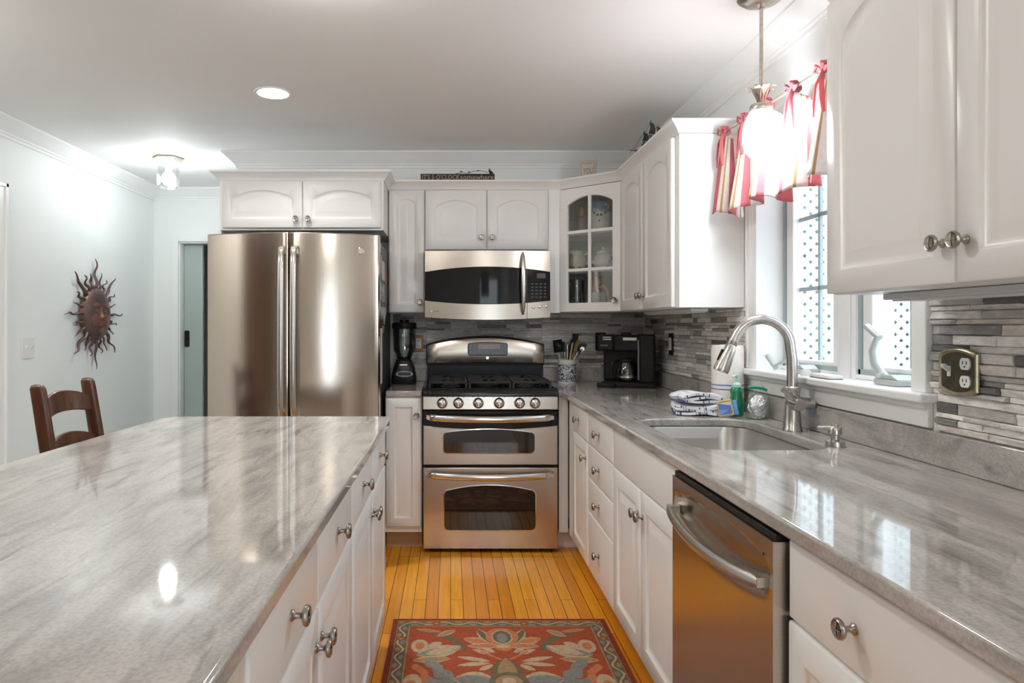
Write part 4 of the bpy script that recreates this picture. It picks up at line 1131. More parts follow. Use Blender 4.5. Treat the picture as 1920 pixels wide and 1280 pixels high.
for z in (1.145, 1.189):
    m = MB(); m.prism([(1.690 + 0.017*math.cos(2*PI*k/20), max(-0.0145, min(0.0145, 0.0185*math.sin(2*PI*k/20)))+z) for k in range(20)], xa-0.0105, xa-0.0069, 'x'); s_ = m.build('socket', M['white'], bo)
    m = MB()
    for q_ in (-0.006, 0.006): m.box(xa-0.0111, xa-0.0106, 1.690+q_-0.001, 1.690+q_+0.001, z-0.001, z+0.007)
    m.lathe([(0, 0), (0.0022, 0), (0.0022, 0.0005), (0, 0.0005)], 10, (xa-0.0106, 1.690, z-0.007), '-x'); m.build('slot', M['black'], s_)
m = MB(); m.box(xa-0.009, xa-0.0069, 1.741, 1.752, 1.155, 1.181); m.prism([(xa-0.009, 1.166), (xa-0.026, 1.178), (xa-0.027, 1.186), (xa-0.020, 1.187), (xa-0.009, 1.178)], 1.742, 1.751, 'y'); m.build('toggle', M['white'], bo)

# ---------------------------------------------------------------- sun face on the left wall
M['copper'] = mat('dark_copper', (0.17, 0.105, 0.095), 0.42, 0.75, var=0.25, scale=14)
M['coppr'] = mat('bright_copper', (0.34, 0.135, 0.085), 0.40, 0.7, var=0.25, scale=16)
SX, SY, SZ = WL+0.012, 4.763, 1.366
sun = thing('sun_wall_sculpture', 'dark copper sun face with wavy rays hung on the left wall', 'wall sculpture', (SX, SY, SZ))
def face_h(u, v):
    """height of the sun's face; u right (+Y), v up, unit disc"""
    r2 = min(1.0, u*u + v*v)
    h = 0.040*(1-r2**1.6)**0.55
    g = lambda a, b, sa, sb, k: k*math.exp(-((u-a)/sa)**2 - ((v-b)/sb)**2)
    h += g(0, 0.02, 0.07, 0.20, 0.012) + g(0, -0.12, 0.10, 0.065, 0.014)
    for s in (-1, 1):
        h += g(s*0.30, 0.14, 0.19, 0.13, -0.010) + g(s*0.30, 0.13, 0.12, 0.070, 0.011) + g(s*0.30, 0.13, 0.035, 0.028, -0.004)
        h += g(s*0.30, 0.33, 0.22, 0.045, 0.010) + g(s*0.38, -0.24, 0.20, 0.18, 0.010)
    h += g(0, -0.31, 0.15, 0.040, 0.009) + g(0, -0.42, 0.13, 0.045, 0.009) + g(0, -0.365, 0.18, 0.016, -0.006) + g(0, -0.64, 0.16, 0.12, 0.009)
    return h
FRAD = 0.185
m = MB(); L = []
for i in range(27):
    r = max(1e-4, 1 - i/26)
    L.append([(SX + 0.012 + (face_h(r*math.cos(a), r*math.sin(a))), SY + FRAD*r*math.cos(a), SZ + FRAD*r*math.sin(a)) for a in [2*PI*k/72 for k in range(72)]])
L.insert(0, [(SX + 0.004, SY + FRAD*1.02*math.cos(a), SZ + FRAD*1.02*math.sin(a)) for a in [2*PI*k/72 for k in range(72)]])
m.loops(L)
fo = m.build('face', [M['copper'], M['coppr']], sun, angle=80)
for p in fo.data.polygons:
    u = p.center.y/FRAD; v = p.center.z/FRAD
    if ((abs(u)-0.38)/0.24)**2 + ((v+0.22)/0.22)**2 < 1 or (u/0.09)**2 + ((v+0.10)/0.16)**2 < 1 or (u/0.16)**2 + ((v+0.38)/0.10)**2 < 1 or ((abs(u)-0.30)/0.22)**2 + ((v-0.32)/0.06)**2 < 1 or ((abs(u)-0.30)/0.10)**2 + ((v-0.13)/0.05)**2 < 1 or (u/0.15)**2 + ((v+0.62)/0.10)**2 < 1: p.material_index = 1
for k in range(24):
    a = 2*PI*k/24 + R(90); long_ = (k % 3 == 0); n = 16
    r0, r1 = FRAD*0.97, (0.385 if long_ else (0.285 if k % 3 == 1 else 0.300))
    pts, rs = [], []
    for i in range(n+1):
        t = i/n; r = r0 + (r1-r0)*t
        w = 0.0085*math.sin(t*PI*(3.4 if long_ else 3.0))*(0.35+0.65*t) * (1 if k % 2 else -1)
        y = r*math.cos(a) - w*math.sin(a); z = r*math.sin(a) + w*math.cos(a)
        pts.append((SX + 0.012 + 0.008*math.sin(t*PI*3), SY+y, SZ+z)); rs.append((0.014 if long_ else 0.010)*(1-t)**0.8 + 0.0032)
    m = MB(); m.tube(pts, rs, 8, 0.6); m.build('ray', M['copper'], sun, angle=80)

# ---------------------------------------------------------------- counter stool behind the island
M['walnut'] = mat('dark_walnut_stain', (0.080, 0.029, 0.014), 0.25, var=0.35, scale=5, stretch=(8, 8, 1.2), coat=0.3)
st = thing('counter_stool', 'dark brown wooden ladder back counter stool pushed up to the island', 'chair', (-1.42, 2.88, 0))
PX = lambda z: -1.565 - max(0, z-0.62)*0.13 - max(0, z-0.62)**2*0.06 - max(0, 0.62-z)*0.10   # raked back legs
for y in (2.695, 3.065):
    m = MB(); L = []
    for z, d_, w in ((0.0, 0.018, 0.018), (0.30, 0.021, 0.019), (0.62, 0.026, 0.020), (0.80, 0.028, 0.019), (1.00, 0.027, 0.018), (1.035, 0.026, 0.018), (1.048, 0.020, 0.014), (1.052, 0.010, 0.008)):
        x = PX(z); L.append([(x+a, y+b, z) for a, b in rrect(-d_, d_, -w, w, min(d_, w)*0.45, 3)])
    m.loops(L); m.build('back_post', M['walnut'], st, angle=50)
for y in (2.69, 3.07):
    m = MB(); L = []
    for z, d_ in ((0.0, 0.016), (0.3, 0.019), (0.60, 0.021)): L.append([(-1.205 + a, y+b, z) for a, b in rrect(-d_, d_, -d_, d_, 0.005, 2)])
    m.loops(L); m.build('front_leg', M['walnut'], st)
for zc, h in ((0.965, 0.085), (0.790, 0.085), (0.685, 0.05)):
    m = MB(); L = []
    for i in range(17):
        t = i/16; s_ = 2*t-1; y = 2.712 + 0.336*t
        zt = zc + h/2 - 0.030 + 0.034*(1-s_*s_); zb = zc - h/2 - 0.016 + 0.018*(1-s_*s_); xq = -0.022*(1-s_*s_)
        L.append([(PX(zb)+xq-0.009, y, zb), (PX(zb)+xq+0.009, y, zb), (PX(zt)+xq+0.009, y, zt), (PX(zt)+xq-0.009, y, zt)])
    m.loops(L); m.build('back_slat', M['walnut'], st, bevel=0.004, angle=40)
m = MB(); m.loops([[(x, y, z) for x, y in rrect(-1.595+e, -1.175-e, 2.665+e, 3.095-e, 0.03, 4)] for z, e in ((0.600, 0.006), (0.606, 0), (0.630, 0), (0.640, 0.008))]); m.build('seat', M['walnut'], st)
for z in (0.22, 0.40):
    m = MB()
    for y in (2.692, 3.068): m.tube([(PX(z), y, z), (-1.205, y, z)], 0.011, 8)
    m.tube([(-1.205, 2.69, z-0.05), (-1.205, 3.07, z-0.05)], 0.012, 8); m.build('stretcher', M['walnut'], st)

# ---------------------------------------------------------------- valance and rod
RZ = 2.118
RODX = lambda y: 1.222 - 0.045*(y-2.0)/0.95
cr = thing('curtain_rod', 'slim pale metal curtain rod above the kitchen window', 'curtain rod', (1.21, 2.4, RZ))
M['rod'] = mat('pale_metal_rod', (0.62, 0.60, 0.55), 0.3, 0.8, var=0.05)
m = MB(); m.tube([(RODX(1.82), 1.82, RZ), (RODX(2.955), 2.955, RZ)], 0.0065, 12); m.build('rod', M['rod'], cr)
for y in (1.808, 2.967):
    m = MB(); m.lathe([(0, -0.016), (0.010, -0.012), (0.0155, 0), (0.010, 0.012), (0, 0.016)], 16, (RODX(y), y, RZ), 'y'); m.build('finial', M['rod'], cr)
for y in (1.845, 2.935):
    m = MB(); m.tube([(RODX(y), y, RZ-0.008), (1.27, y, RZ-0.010), (1.2985, y, RZ-0.010)], 0.006, 8); m.lathe([(0, 0), (0.016, 0), (0.016, 0.004), (0, 0.005)], 14, (1.2992, y, RZ-0.010), '-x'); m.build('bracket', M['rod'], cr)
va = thing('window_valance', 'coral cream and tan striped valance tied to the rod over the window', 'curtain', (1.2, 2.4, RZ))
def cloth(name, col): return mat(name, col, 0.9, var=0.05, scale=60)
VM = [cloth('coral_cloth', (0.68, 0.20, 0.21)), cloth('cream_cloth', (0.78, 0.73, 0.66)), cloth('tan_cloth', (0.52, 0.33, 0.17)), cloth('rose_cloth', (0.58, 0.17, 0.20)), cloth('white_cloth', (0.82, 0.80, 0.78))]
for _m in VM:
    _t = _m.node_tree; _P = _t.nodes['Principled BSDF']
    _tr = _t.nodes.new('ShaderNodeBsdfTranslucent'); _mx = _t.nodes.new('ShaderNodeMixShader'); _mx.inputs['Fac'].default_value = 0.35
    _src = _P.inputs['Base Color'].links[0].from_socket
    _t.links.new(_src, _tr.inputs['Color']); _o = [n for n in _t.nodes if n.type == 'OUTPUT_MATERIAL'][0]
    _t.links.new(_P.outputs[0], _mx.inputs[1]); _t.links.new(_tr.outputs[0], _mx.inputs[2]); _t.links.new(_mx.outputs[0], _o.inputs['Surface'])
TIES = [2.915, 2.735, 2.555, 2.375, 2.195, 2.015, 1.860]
SEQ = [0]*9 + [1]*2 + [2] + [1]*2 + [3]*3 + [4]*7 + [2] + [4]*3 + [0]*2 + [4]*2
m = MB(); NU, NV = 220, 18
ya, yb = 2.938, 1.835
cols = []
for i in range(NU+1):
    t = i/NU; y = ya + (yb-ya)*t; col = []
    near = min(abs(y-q_) for q_ in TIES); sag = min(1, near/0.09)
    ztop = RZ - 0.022 - 0.055*(sag**1.4)
    for j in range(NV+1):
        v = j/NV
        ph = (y-2.915)/0.18*2*PI
        amp = 0.010 + 0.034*v
        x = RODX(y) - 0.006 + amp*math.sin(ph - PI/2)*0.9 + 0.012*v*math.sin(ph*2.3+1.0) - 0.010*v
        yy = y + 0.020*v*math.sin(ph+0.6) + 0.012*v
        zb = 1.752 + 0.014*math.sin(ph*0.5+0.8) + 0.010*math.sin(ph+2)
        col.append((x, yy, ztop + (zb-ztop)*v))
    cols.append(col)
vv = [[m.v(p) for p in c] for c in cols]
for i in range(NU):
    m.m = SEQ[i % len(SEQ)]
    for j in range(NV): m.f([vv[i][j], vv[i+1][j], vv[i+1][j+1], vv[i][j+1]])
vo = m.build('striped_cloth', VM, va, angle=180)
sol = vo.modifiers.new('thickness', 'SOLIDIFY'); sol.thickness = 0.0025
for i, y in enumerate(TIES):
    m = MB(); x = RODX(y)
    m.tube([(x-0.004 + 0.013*math.cos(a), y + 0.004*math.sin(a*2), RZ - 0.003 + 0.016*math.sin(a)) for a in [2*PI*k/16 for k in range(17)]], 0.0085, 8, 0.9)
    for s_ in (-1, 1):
        m.tube([(x-0.015, y, RZ-0.012), (x-0.026, y+s_*0.020, RZ+0.008), (x-0.024, y+s_*0.038, RZ-0.008), (x-0.017, y+s_*0.012, RZ-0.020)], [0.007, 0.009, 0.008, 0.005], 8, 0.5)
        m.tube([(x-0.016, y, RZ-0.014), (x-0.030, y+s_*0.016, RZ-0.055), (x-0.032, y+s_*0.026, RZ-0.115), (x-0.030, y+s_*0.030, RZ-0.155)], [0.007, 0.008, 0.008, 0.005], 8, 0.35)
    m.build('tie', VM[0] if i % 2 == 0 else VM[3], va, angle=60)
# ---------------------------------------------------------------- on the worktop right of the range
cmr = R(-18)
cm = thing('coffee_maker', 'black two bay coffee maker with glass carafe in the worktop corner', 'coffee maker', (1.082, 4.185, TZ), cmr)
M['grey'] = mat('grey_plastic', (0.13, 0.13, 0.135), 0.35, var=0.08)
M['silver'] = mat('silver_trim', (0.62, 0.57, 0.53), 0.25, 0.9, var=0.05)
def cb(name, mt, boxes, bevel=0.005, par=None):
    m = MB(); 
    for b in boxes: m.box(*b)
    return m.build(name, mt, par or cm, local=True, bevel=bevel)
cb('base', M['black'], [(-0.145, 0.165, -0.115, 0.12, 0.001, 0.032)])
cb('housing', M['black'], [(-0.145, 0.165, 0.030, 0.12, 0.032, 0.30), (-0.145, 0.165, -0.085, 0.12, 0.215, 0.315)], 0.012)
cb('water_tower', M['black'], [(0.078, 0.165, -0.118, 0.031, 0.030, 0.318)], 0.010)
cb('level_strip', M['grey'], [(0.066, 0.0785, -0.112, -0.098, 0.045, 0.285)], 0.003)
cb('pod_head', M['black'], [(-0.165, -0.070, -0.120, 0.02, 0.222, 0.318)], 0.010)
cb('trim_strip', M['silver'], [(-0.135, -0.085, -0.1225, -0.1195, 0.285, 0.292), (-0.135, -0.085, -0.1225, -0.1195, 0.298, 0.304), (-0.020, 0.060, -0.0885, -0.0845, 0.282, 0.300)], 0.001)
cb('logo_bar', M['grey'], [(-0.150, -0.105, -0.1225, -0.1195, 0.248, 0.256)], 0.001)
cb('drip_tray', M['black'], [(-0.168, -0.060, -0.150, -0.112, 0.001, 0.028)], 0.006)
m = MB(); m.lathe([(0, 0), (0.032, 0), (0.032, 0.010), (0.020, 0.014), (0, 0.014)], 20, (-0.005, -0.02, 0.316)); m.build('lid', M['black'], cm, local=True)
m = MB(); m.lathe([(0.046, 0.0), (0.060, 0.012), (0.064, 0.045), (0.058, 0.085), (0.046, 0.115), (0.044, 0.118), (0.0425, 0.115), (0.055, 0.085), (0.061, 0.045), (0.057, 0.014), (0.046, 0.003)], 28, (0.0, -0.035, 0.034)); 
cf_ = m.build('carafe', M['jar'], cm, local=True)
m = MB(); m.lathe([(0.0, 0.117), (0.047, 0.117), (0.049, 0.122), (0.047, 0.132), (0.03, 0.138), (0, 0.138)], 28, (0.0, -0.035, 0.034)); m.build('carafe_lid', M['black'], cf_, local=True)
m = MB(); m.lathe([(0.0625, 0.024), (0.0655, 0.024), (0.0650, 0.034), (0.0620, 0.034)], 28, (0.0, -0.035, 0.034), wrap=True); m.build('carafe_band', M['silver'], cf_, local=True)
m = MB(); m.tube([(-0.044, -0.06, 0.155), (-0.075, -0.095, 0.150), (-0.085, -0.105, 0.11), (-0.078, -0.095, 0.065), (-0.056, -0.065, 0.058)], 0.008, 8, 1.3); m.build('carafe_handle', M['black'], cf_, local=True)

ck = (0.750, 4.41)
M['delft'] = mat('delft_ceramic', (0.70, 0.68, 0.64), 0.25, var=0.02)
def delft():
    m = bpy.data.materials.new('blue_flower_glaze'); t, N, L, P = _nodes(m)
    P.inputs['Roughness'].default_value = 0.22
    tc = N.new('ShaderNodeTexCoord'); vo_ = N.new('ShaderNodeTexVoronoi'); vo_.inputs['Scale'].default_value = 52
    nz = N.new('ShaderNodeTexNoise'); nz.inputs['Scale'].default_value = 48; nz.inputs['Detail'].default_value = 3; nz.inputs['Distortion'].default_value = 1.4
    L.new(tc.outputs['Object'], vo_.inputs['Vector']); L.new(tc.outputs['Object'], nz.inputs['Vector'])
    a = N.new('ShaderNodeMath'); a.operation = 'MULTIPLY'; L.new(vo_.outputs['Distance'], a.inputs[0]); L.new(nz.outputs['Fac'], a.inputs[1])
    r = N.new('ShaderNodeValToRGB'); r.color_ramp.interpolation = 'CONSTANT'; e = r.color_ramp.elements
    e[0].color = (0.62, 0.60, 0.57, 1); e[1].position = 0.20; e[1].color = (0.018, 0.035, 0.12, 1)
    x = e.new(0.28); x.color = (0.10, 0.16, 0.30, 1); x = e.new(0.33); x.color = (0.62, 0.60, 0.57, 1); x = e.new(0.10); x.color = (0.045, 0.06, 0.12, 1)
    x = e.new(0.13); x.color = (0.62, 0.60, 0.57, 1)
    L.new(a.outputs[0], r.inputs['Fac']); L.new(r.outputs[0], P.inputs['Base Color']); return m
cro = thing('utensil_crock', 'white ceramic utensil crock with blue flowers beside the range', 'utensil holder', (ck[0], ck[1], TZ))
m = MB(); m.lathe([(0, 0), (0.056, 0), (0.058, 0.004), (0.058, 0.118), (0.0585, 0.150), (0.056, 0.153), (0.052, 0.150), (0.051, 0.02), (0, 0.018)], 32, (ck[0], ck[1], TZ+0.0005)); m.build('pot', M['delft'], cro)
m = MB(); m.lathe([(0.0586, 0.012), (0.0592, 0.014), (0.0592, 0.122), (0.0586, 0.124)], 32, (ck[0], ck[1], TZ+0.0005), wrap=True); m.build('flower_band', delft(), cro)
M['oakw'] = mat('pale_spoon_wood', (0.55, 0.42, 0.32), 0.55, var=0.1, scale=20)
M['ochre'] = mat('ochre_wood', (0.42, 0.20, 0.03), 0.5, var=0.15, scale=20)
M['teal'] = mat('dark_teal_plastic', (0.02, 0.055, 0.075), 0.4, var=0.1)
def utensil(name, label, base, tip, rr_, mt, head, mth):
    """Handle from inside the crock (base) to its upper end (tip), with a head piece there."""
    b = Vector((ck[0]+base[0], ck[1]+base[1], TZ+0.030)); t_ = Vector((ck[0]+tip[0], ck[1]+tip[1], TZ+tip[2]))
    o = thing(name, label, 'kitchen utensil', b, 0, None)
    m = MB(); m.tube([b, b.lerp(t_, 0.5), t_], [rr_*0.8, rr_, rr_], 10); m.build('handle', mt, o)
    d = (t_-b).normalized(); m = MB()
    rot = d.to_track_quat('Z', 'Y').to_matrix().to_4x4(); m.xf = Matrix.Translation(t_ - d*0.004) @ rot
    head(m); m.build('head', mth, o, angle=60)
def spoon_head(w, l, th, cup=0.0):
    def f(m):
        L = []
        for i in range(13):
            t = i/12; ww = max(0.002, w*math.sin(PI*min(1, 0.10+t*0.90))**0.7)
            L.append([(ww*math.cos(2*PI*k/14), th*math.sin(2*PI*k/14) + cup*math.sin(PI*t), l*t) for k in range(14)])
        m.loops(L)
    return f
def flat_head(w, l, th, slots=0):
    def f(m):
        if slots:
            n = slots*2+1; s = 2*w/n
            for i in range(0, n, 2): m.box(-w+i*s, -w+(i+1)*s, -th, th, 0.01, l)
            m.box(-w, w, -th, th, l-0.012, l); m.box(-w, w, -th, th, 0.0, 0.014)
        else: m.prism([(x, z) for x, z in rrect(-w, w, 0, l, min(w, l)*0.3, 4)], -th, th, 'y')
    return f
def ladle_head(r):
    def f(m):
        m.xf = m.xf @ Matrix.Translation((0, 0, 0.010)) @ Matrix.Rotation(R(95), 4, 'X')
        pr = [(r*math.sin(R(a)), -r*math.cos(R(a))+r*0.5) for a in range(0, 91, 10)] + [((r-0.003)*math.sin(R(a)), -(r-0.003)*math.cos(R(a))+r*0.5) for a in range(90, -1, -10)]
        m.lathe(pr, 22)
    return f
utensil('ladle', 'black ladle with pale handle leaning left in the blue crock', (-0.028, 0.012), (-0.052, 0.004, 0.205), 0.0065, M['oakw'], spoon_head(0.041, 0.080, 0.032, 0.004), M['black'])
utensil('spatula', 'dark teal spatula standing upright in the blue crock', (0.0, 0.015), (-0.012, 0.022, 0.205), 0.004, M['chrome'], flat_head(0.013, 0.065, 0.004), M['teal'])
utensil('whisk', 'slim metal whisk handle upright between the spoons in the blue crock', (0.004, -0.01), (0.003, -0.006, 0.215), 0.0045, M['chrome'], spoon_head(0.008, 0.045, 0.006), M['chrome'])
utensil('spatula', 'black square spatula standing tallest at the back of the blue crock', (0.012, 0.022), (0.056, 0.038, 0.265), 0.005, M['black'], flat_head(0.034, 0.058, 0.003), M['black'])
utensil('serving_spoon', 'black slotted spoon leaning right in the blue crock', (-0.010, 0.012), (0.022, 0.014, 0.205), 0.005, M['black'], spoon_head(0.018, 0.080, 0.006, 0.004), M['black'])
utensil('wooden_spoon', 'ochre wooden spoon leaning right at the front of the blue crock', (-0.012, -0.012), (0.046, -0.018, 0.205), 0.006, M['ochre'], spoon_head(0.021, 0.085, 0.006, 0.004), M['ochre'])
utensil('tongs', 'pale striped tongs leaning beside the ochre spoon in the blue crock', (-0.006, -0.024), (0.030, -0.030, 0.245), 0.0055, M['oakw'], flat_head(0.006, 0.020, 0.003), M['oakw'])
utensil('ladle', 'shiny steel ladle hanging over the right rim of the blue crock', (-0.020, -0.004), (0.085, 0.002, 0.225), 0.004, M['chrome'], ladle_head(0.042), M['chrome'])

# blender left of the range
bx, by = -0.298, 4.385
bl = thing('blender', 'black countertop blender with glass jar between fridge and range', 'blender', (bx, by, TZ))
sq = lambda w, r, z: [(bx+x, by+y, z) for x, y in rrect(-w, w, -w*0.95, w*0.95, r, 5)]
m = MB(); m.loops([sq(0.074, 0.03, TZ+0.001), sq(0.078, 0.03, TZ+0.012), sq(0.077, 0.03, TZ+0.055), sq(0.066, 0.03, TZ+0.105), sq(0.052, 0.03, TZ+0.145), sq(0.046, 0.03, TZ+0.158), sq(0.040, 0.03, TZ+0.160)]); bb = m.build('motor_base', M['black'], bl, angle=50)
m = MB(); m.xf = Matrix.Translation((bx+0.006, by-0.0765, TZ+0.066)) @ Matrix.Rotation(R(-12), 4, 'X')
m.prism([(0.055*math.cos(2*PI*k/28), 0.020*math.sin(2*PI*k/28)) for k in range(28)], -0.006, 0.008, 'y'); pan = m.build('control_panel', mat('pale_grey_panel', (0.26, 0.26, 0.27), 0.4, var=0.05), bl)
m = MB(); m.xf = Matrix.Translation((bx+0.006, by-0.0765, TZ+0.066)) @ Matrix.Rotation(R(-12), 4, 'X')
for i in range(8): m.box(-0.038+i*0.0098, -0.038+i*0.0098+0.0078, -0.0095, 0.0, -0.009, 0.009)
m.build('button', M['black'], pan)
m = MB(); m.xf = Matrix.Translation((bx, by-0.0655, TZ+0.122)) @ Matrix.Rotation(R(-22), 4, 'X'); m.box(-0.024, 0.024, -0.0035, 0.004, -0.0035, 0.0035); m.build('logo_bar', M['silver'], bl)
m = MB(); n = 24
def jar(z, r): return [(bx + r*(1+0.05*math.cos(4*a))*math.cos(a), by + r*(1+0.05*math.cos(4*a))*math.sin(a), z) for a in [2*PI*k/n + PI/4 for k in range(n)]]
m.loops([jar(TZ+0.161, 0.045), jar(TZ+0.185, 0.050), jar(TZ+0.215, 0.066), jar(TZ+0.355, 0.070), jar(TZ+0.365, 0.068), jar(TZ+0.355, 0.0665), jar(TZ+0.216, 0.0625), jar(TZ+0.187, 0.046), jar(TZ+0.165, 0.041)], wrap=True); m.build('jar', M['jar'], bl)
m = MB(); m.loops([jar(TZ+0.352, 0.074), jar(TZ+0.356, 0.076), jar(TZ+0.384, 0.075), jar(TZ+0.392, 0.066), jar(TZ+0.393, 0.03), jar(TZ+0.408, 0.028), jar(TZ+0.410, 0.02)]); m.build('lid', M['black'], bl)
m = MB(); m.lathe([(0, 0.160), (0.043, 0.160), (0.045, 0.172), (0.0, 0.174)], 20, (bx, by, TZ)); m.build('blade_collar', M['black'], bl)

# ---------------------------------------------------------------- round the sink
pt = (1.200, 2.960)
rl = thing('paper_towel_roll', 'white paper towel roll in blue striped clear wrap behind the faucet', 'paper towel', (pt[0], pt[1], TZ))
M['paper'] = mat('soft_paper', (0.80, 0.76, 0.71), 0.9, var=0.04, scale=40, bump=0.2, bscale=90)
m = MB(); m.lathe([(0, 0), (0.060, 0), (0.066, 0.006), (0.067, 0.27), (0.063, 0.285), (0.022, 0.288), (0.020, 0.27), (0, 0.27)], 32, (pt[0], pt[1], TZ+0.0005)); m.build('roll', M['paper'], rl)
for z in (0.098, 0.116):
    m = MB(); m.lathe([(0.0665, z), (0.0683, z), (0.0683, z+0.003), (0.0665, z+0.003)], 32, (pt[0], pt[1], TZ), wrap=True); m.build('blue_stripe', mat('blue_print', (0.05, 0.10, 0.42), 0.5), rl)

def towel_mat():
    m = bpy.data.materials.new('white_towel_blue_check'); t, N, L, P = _nodes(m)
    P.inputs['Roughness'].default_value = 0.95
    at = N.new('ShaderNodeAttribute'); at.attribute_name = 'weave'; at.attribute_type = 'GEOMETRY'
    sp_ = N.new('ShaderNodeSeparateXYZ'); L.new(at.outputs['Vector'], sp_.inputs[0])
    def band(sock, per, wid):
        a = N.new('ShaderNodeMath'); a.operation = 'MODULO'; L.new(sock, a.inputs[0]); a.inputs[1].default_value = per
        b = N.new('ShaderNodeMath'); b.operation = 'LESS_THAN'; L.new(a.outputs[0], b.inputs[0]); b.inputs[1].default_value = wid
        c = N.new('ShaderNodeMath'); c.operation = 'MODULO'; L.new(sock, c.inputs[0]); c.inputs[1].default_value = 0.009
        d = N.new('ShaderNodeMath'); d.operation = 'LESS_THAN'; L.new(c.outputs[0], d.inputs[0]); d.inputs[1].default_value = 0.0022
        e = N.new('ShaderNodeMath'); e.operation = 'MULTIPLY'; L.new(b.outputs[0], e.inputs[0]); L.new(d.outputs[0], e.inputs[1])
        return e.outputs[0]
    s = N.new('ShaderNodeMath'); s.operation = 'MAXIMUM'
    L.new(band(sp_.outputs['X'], 0.080, 0.020), s.inputs[0]); L.new(band(sp_.outputs['Y'], 0.070, 0.018), s.inputs[1])
    mx = N.new('ShaderNodeMix'); mx.data_type = 'RGBA'; mx.inputs['A'].default_value = (0.78, 0.79, 0.82, 1); mx.inputs['B'].default_value = (0.06, 0.08, 0.20, 1)
    L.new(s.outputs[0], mx.inputs['Factor']); L.new(mx.outputs['Result'], P.inputs['Base Color']); return m
M['towel'] = towel_mat()
def folded(label, loc, rz, w, d, layers, t0, seed):
    """A towel folded back and forth: one serpentine sheet."""
    rnd = random.Random(seed); prof = []
    for l in range(layers):
        z = t0*(l+0.5); n = 12
        e0 = rnd.uniform(-0.006, 0.006); e1 = rnd.uniform(-0.006, 0.006)
        xs = [(-w/2+e0) + (w+e1-e0)*i/n for i in range(n+1)]
        if l % 2: xs = xs[::-1]
        for i, x in enumerate(xs):
            prof.append((x, z + 0.004*math.sin(x*30+l*1.7+seed) + 0.10*t0*math.sin(x*55+l)))
        if l < layers-1:
            s = 1 if l % 2 == 0 else -1
            prof.append((xs[-1] + s*t0*0.55, z + t0*0.5))
    m = MB(); nd = 12; th = t0*0.43
    rows_o, wv = [], []
    acc = [0.0]
    for a, b in zip(prof, prof[1:]): acc.append(acc[-1] + math.hypot(b[0]-a[0], b[1]-a[1]))
    lay = m.bm.verts.layers.float_vector.new('weave')
    def P3(p, j, off, i):
        y = -d/2 + d*j/nd + 0.004*math.sin(i*0.9+seed)
        q = prof[min(i+1, len(prof)-1)]; o = prof[max(i-1, 0)]
        tx, tz = q[0]-o[0], q[1]-o[1]; ln = math.hypot(tx, tz) or 1
        v = m.v((p[0] - tz/ln*off, y, p[1] + tx/ln*off + 0.003*math.sin(y*40+p[0]*25+seed)))
        v[lay] = (acc[i], y+1.0, 0); return v
    top = [[P3(p, j, th, i) for j in range(nd+1)] for i, p in enumerate(prof)]
    bot = [[P3(p, j, -th, i) for j in range(nd+1)] for i, p in enumerate(prof)]
    for i in range(len(prof)-1):
        for j in range(nd):
            m.f([top[i][j], top[i+1][j], top[i+1][j+1], top[i][j+1]]); m.f([bot[i][j], bot[i][j+1], bot[i+1][j+1], bot[i+1][j]])
        m.f([top[i][0], bot[i][0], bot[i+1][0], top[i+1][0]]); m.f([top[i][nd], top[i+1][nd], bot[i+1][nd], bot[i][nd]])
    for i in (0, len(prof)-1):
        for j in range(nd): m.f([top[i][j], top[i][j+1], bot[i][j+1], bot[i][j]])
    o = m.build('dish_towel', M['towel'], local=True, angle=70)
    o.location = loc; o.rotation_euler = (0, 0, rz)
    tag(o, label, 'towel', 'folded dish towels by the sink')
folded('folded blue checked dish towel at the bottom of the pile by the sink', (1.025, 2.865, TZ+0.005), R(-12), 0.165, 0.15, 3, 0.0125, 1)
folded('folded blue checked dish towel lying on top of the other one by the sink', (1.030, 2.870, TZ+0.0525), R(6), 0.160, 0.14, 3, 0.0115, 5)

gx, gy = 1.172, 2.800
gb = thing('soap_bottle', 'green dish soap pump bottle beside the sponge pack', 'soap bottle', (gx, gy, TZ))
M['greensoap'] = mat('green_soap', (0.005, 0.22, 0.085), 0.15, var=0.15, scale=20, coat=0.5)
m = MB(); sc = lambda a, b, z: [(gx + a*math.cos(2*PI*k/24), gy + b*math.sin(2*PI*k/24), TZ+z) for k in range(24)]
m.loops([sc(0.026, 0.019, 0.001), sc(0.030, 0.022, 0.006), sc(0.031, 0.023, 0.040), sc(0.027, 0.020, 0.070), sc(0.0235, 0.018, 0.085), sc(0.025, 0.020, 0.100), sc(0.023, 0.019, 0.113), sc(0.018, 0.017, 0.118)]); m.build('bottle', M['greensoap'], gb)
m = MB(); M['mint'] = mat('pale_mint_plastic', (0.45, 0.72, 0.62), 0.35, var=0.03); m.lathe([(0, 0.1182), (0.019, 0.1182), (0.019, 0.130), (0.012, 0.136), (0.006, 0.139), (0.005, 0.158), (0.0085, 0.160), (0.009, 0.170), (0, 0.171)], 18, (gx, gy, TZ)); m.tube([(gx, gy, TZ+0.165), (gx-0.016, gy-0.014, TZ+0.166), (gx-0.024, gy-0.020, TZ+0.160)], 0.004, 8); m.build('pump', M['mint'], gb)

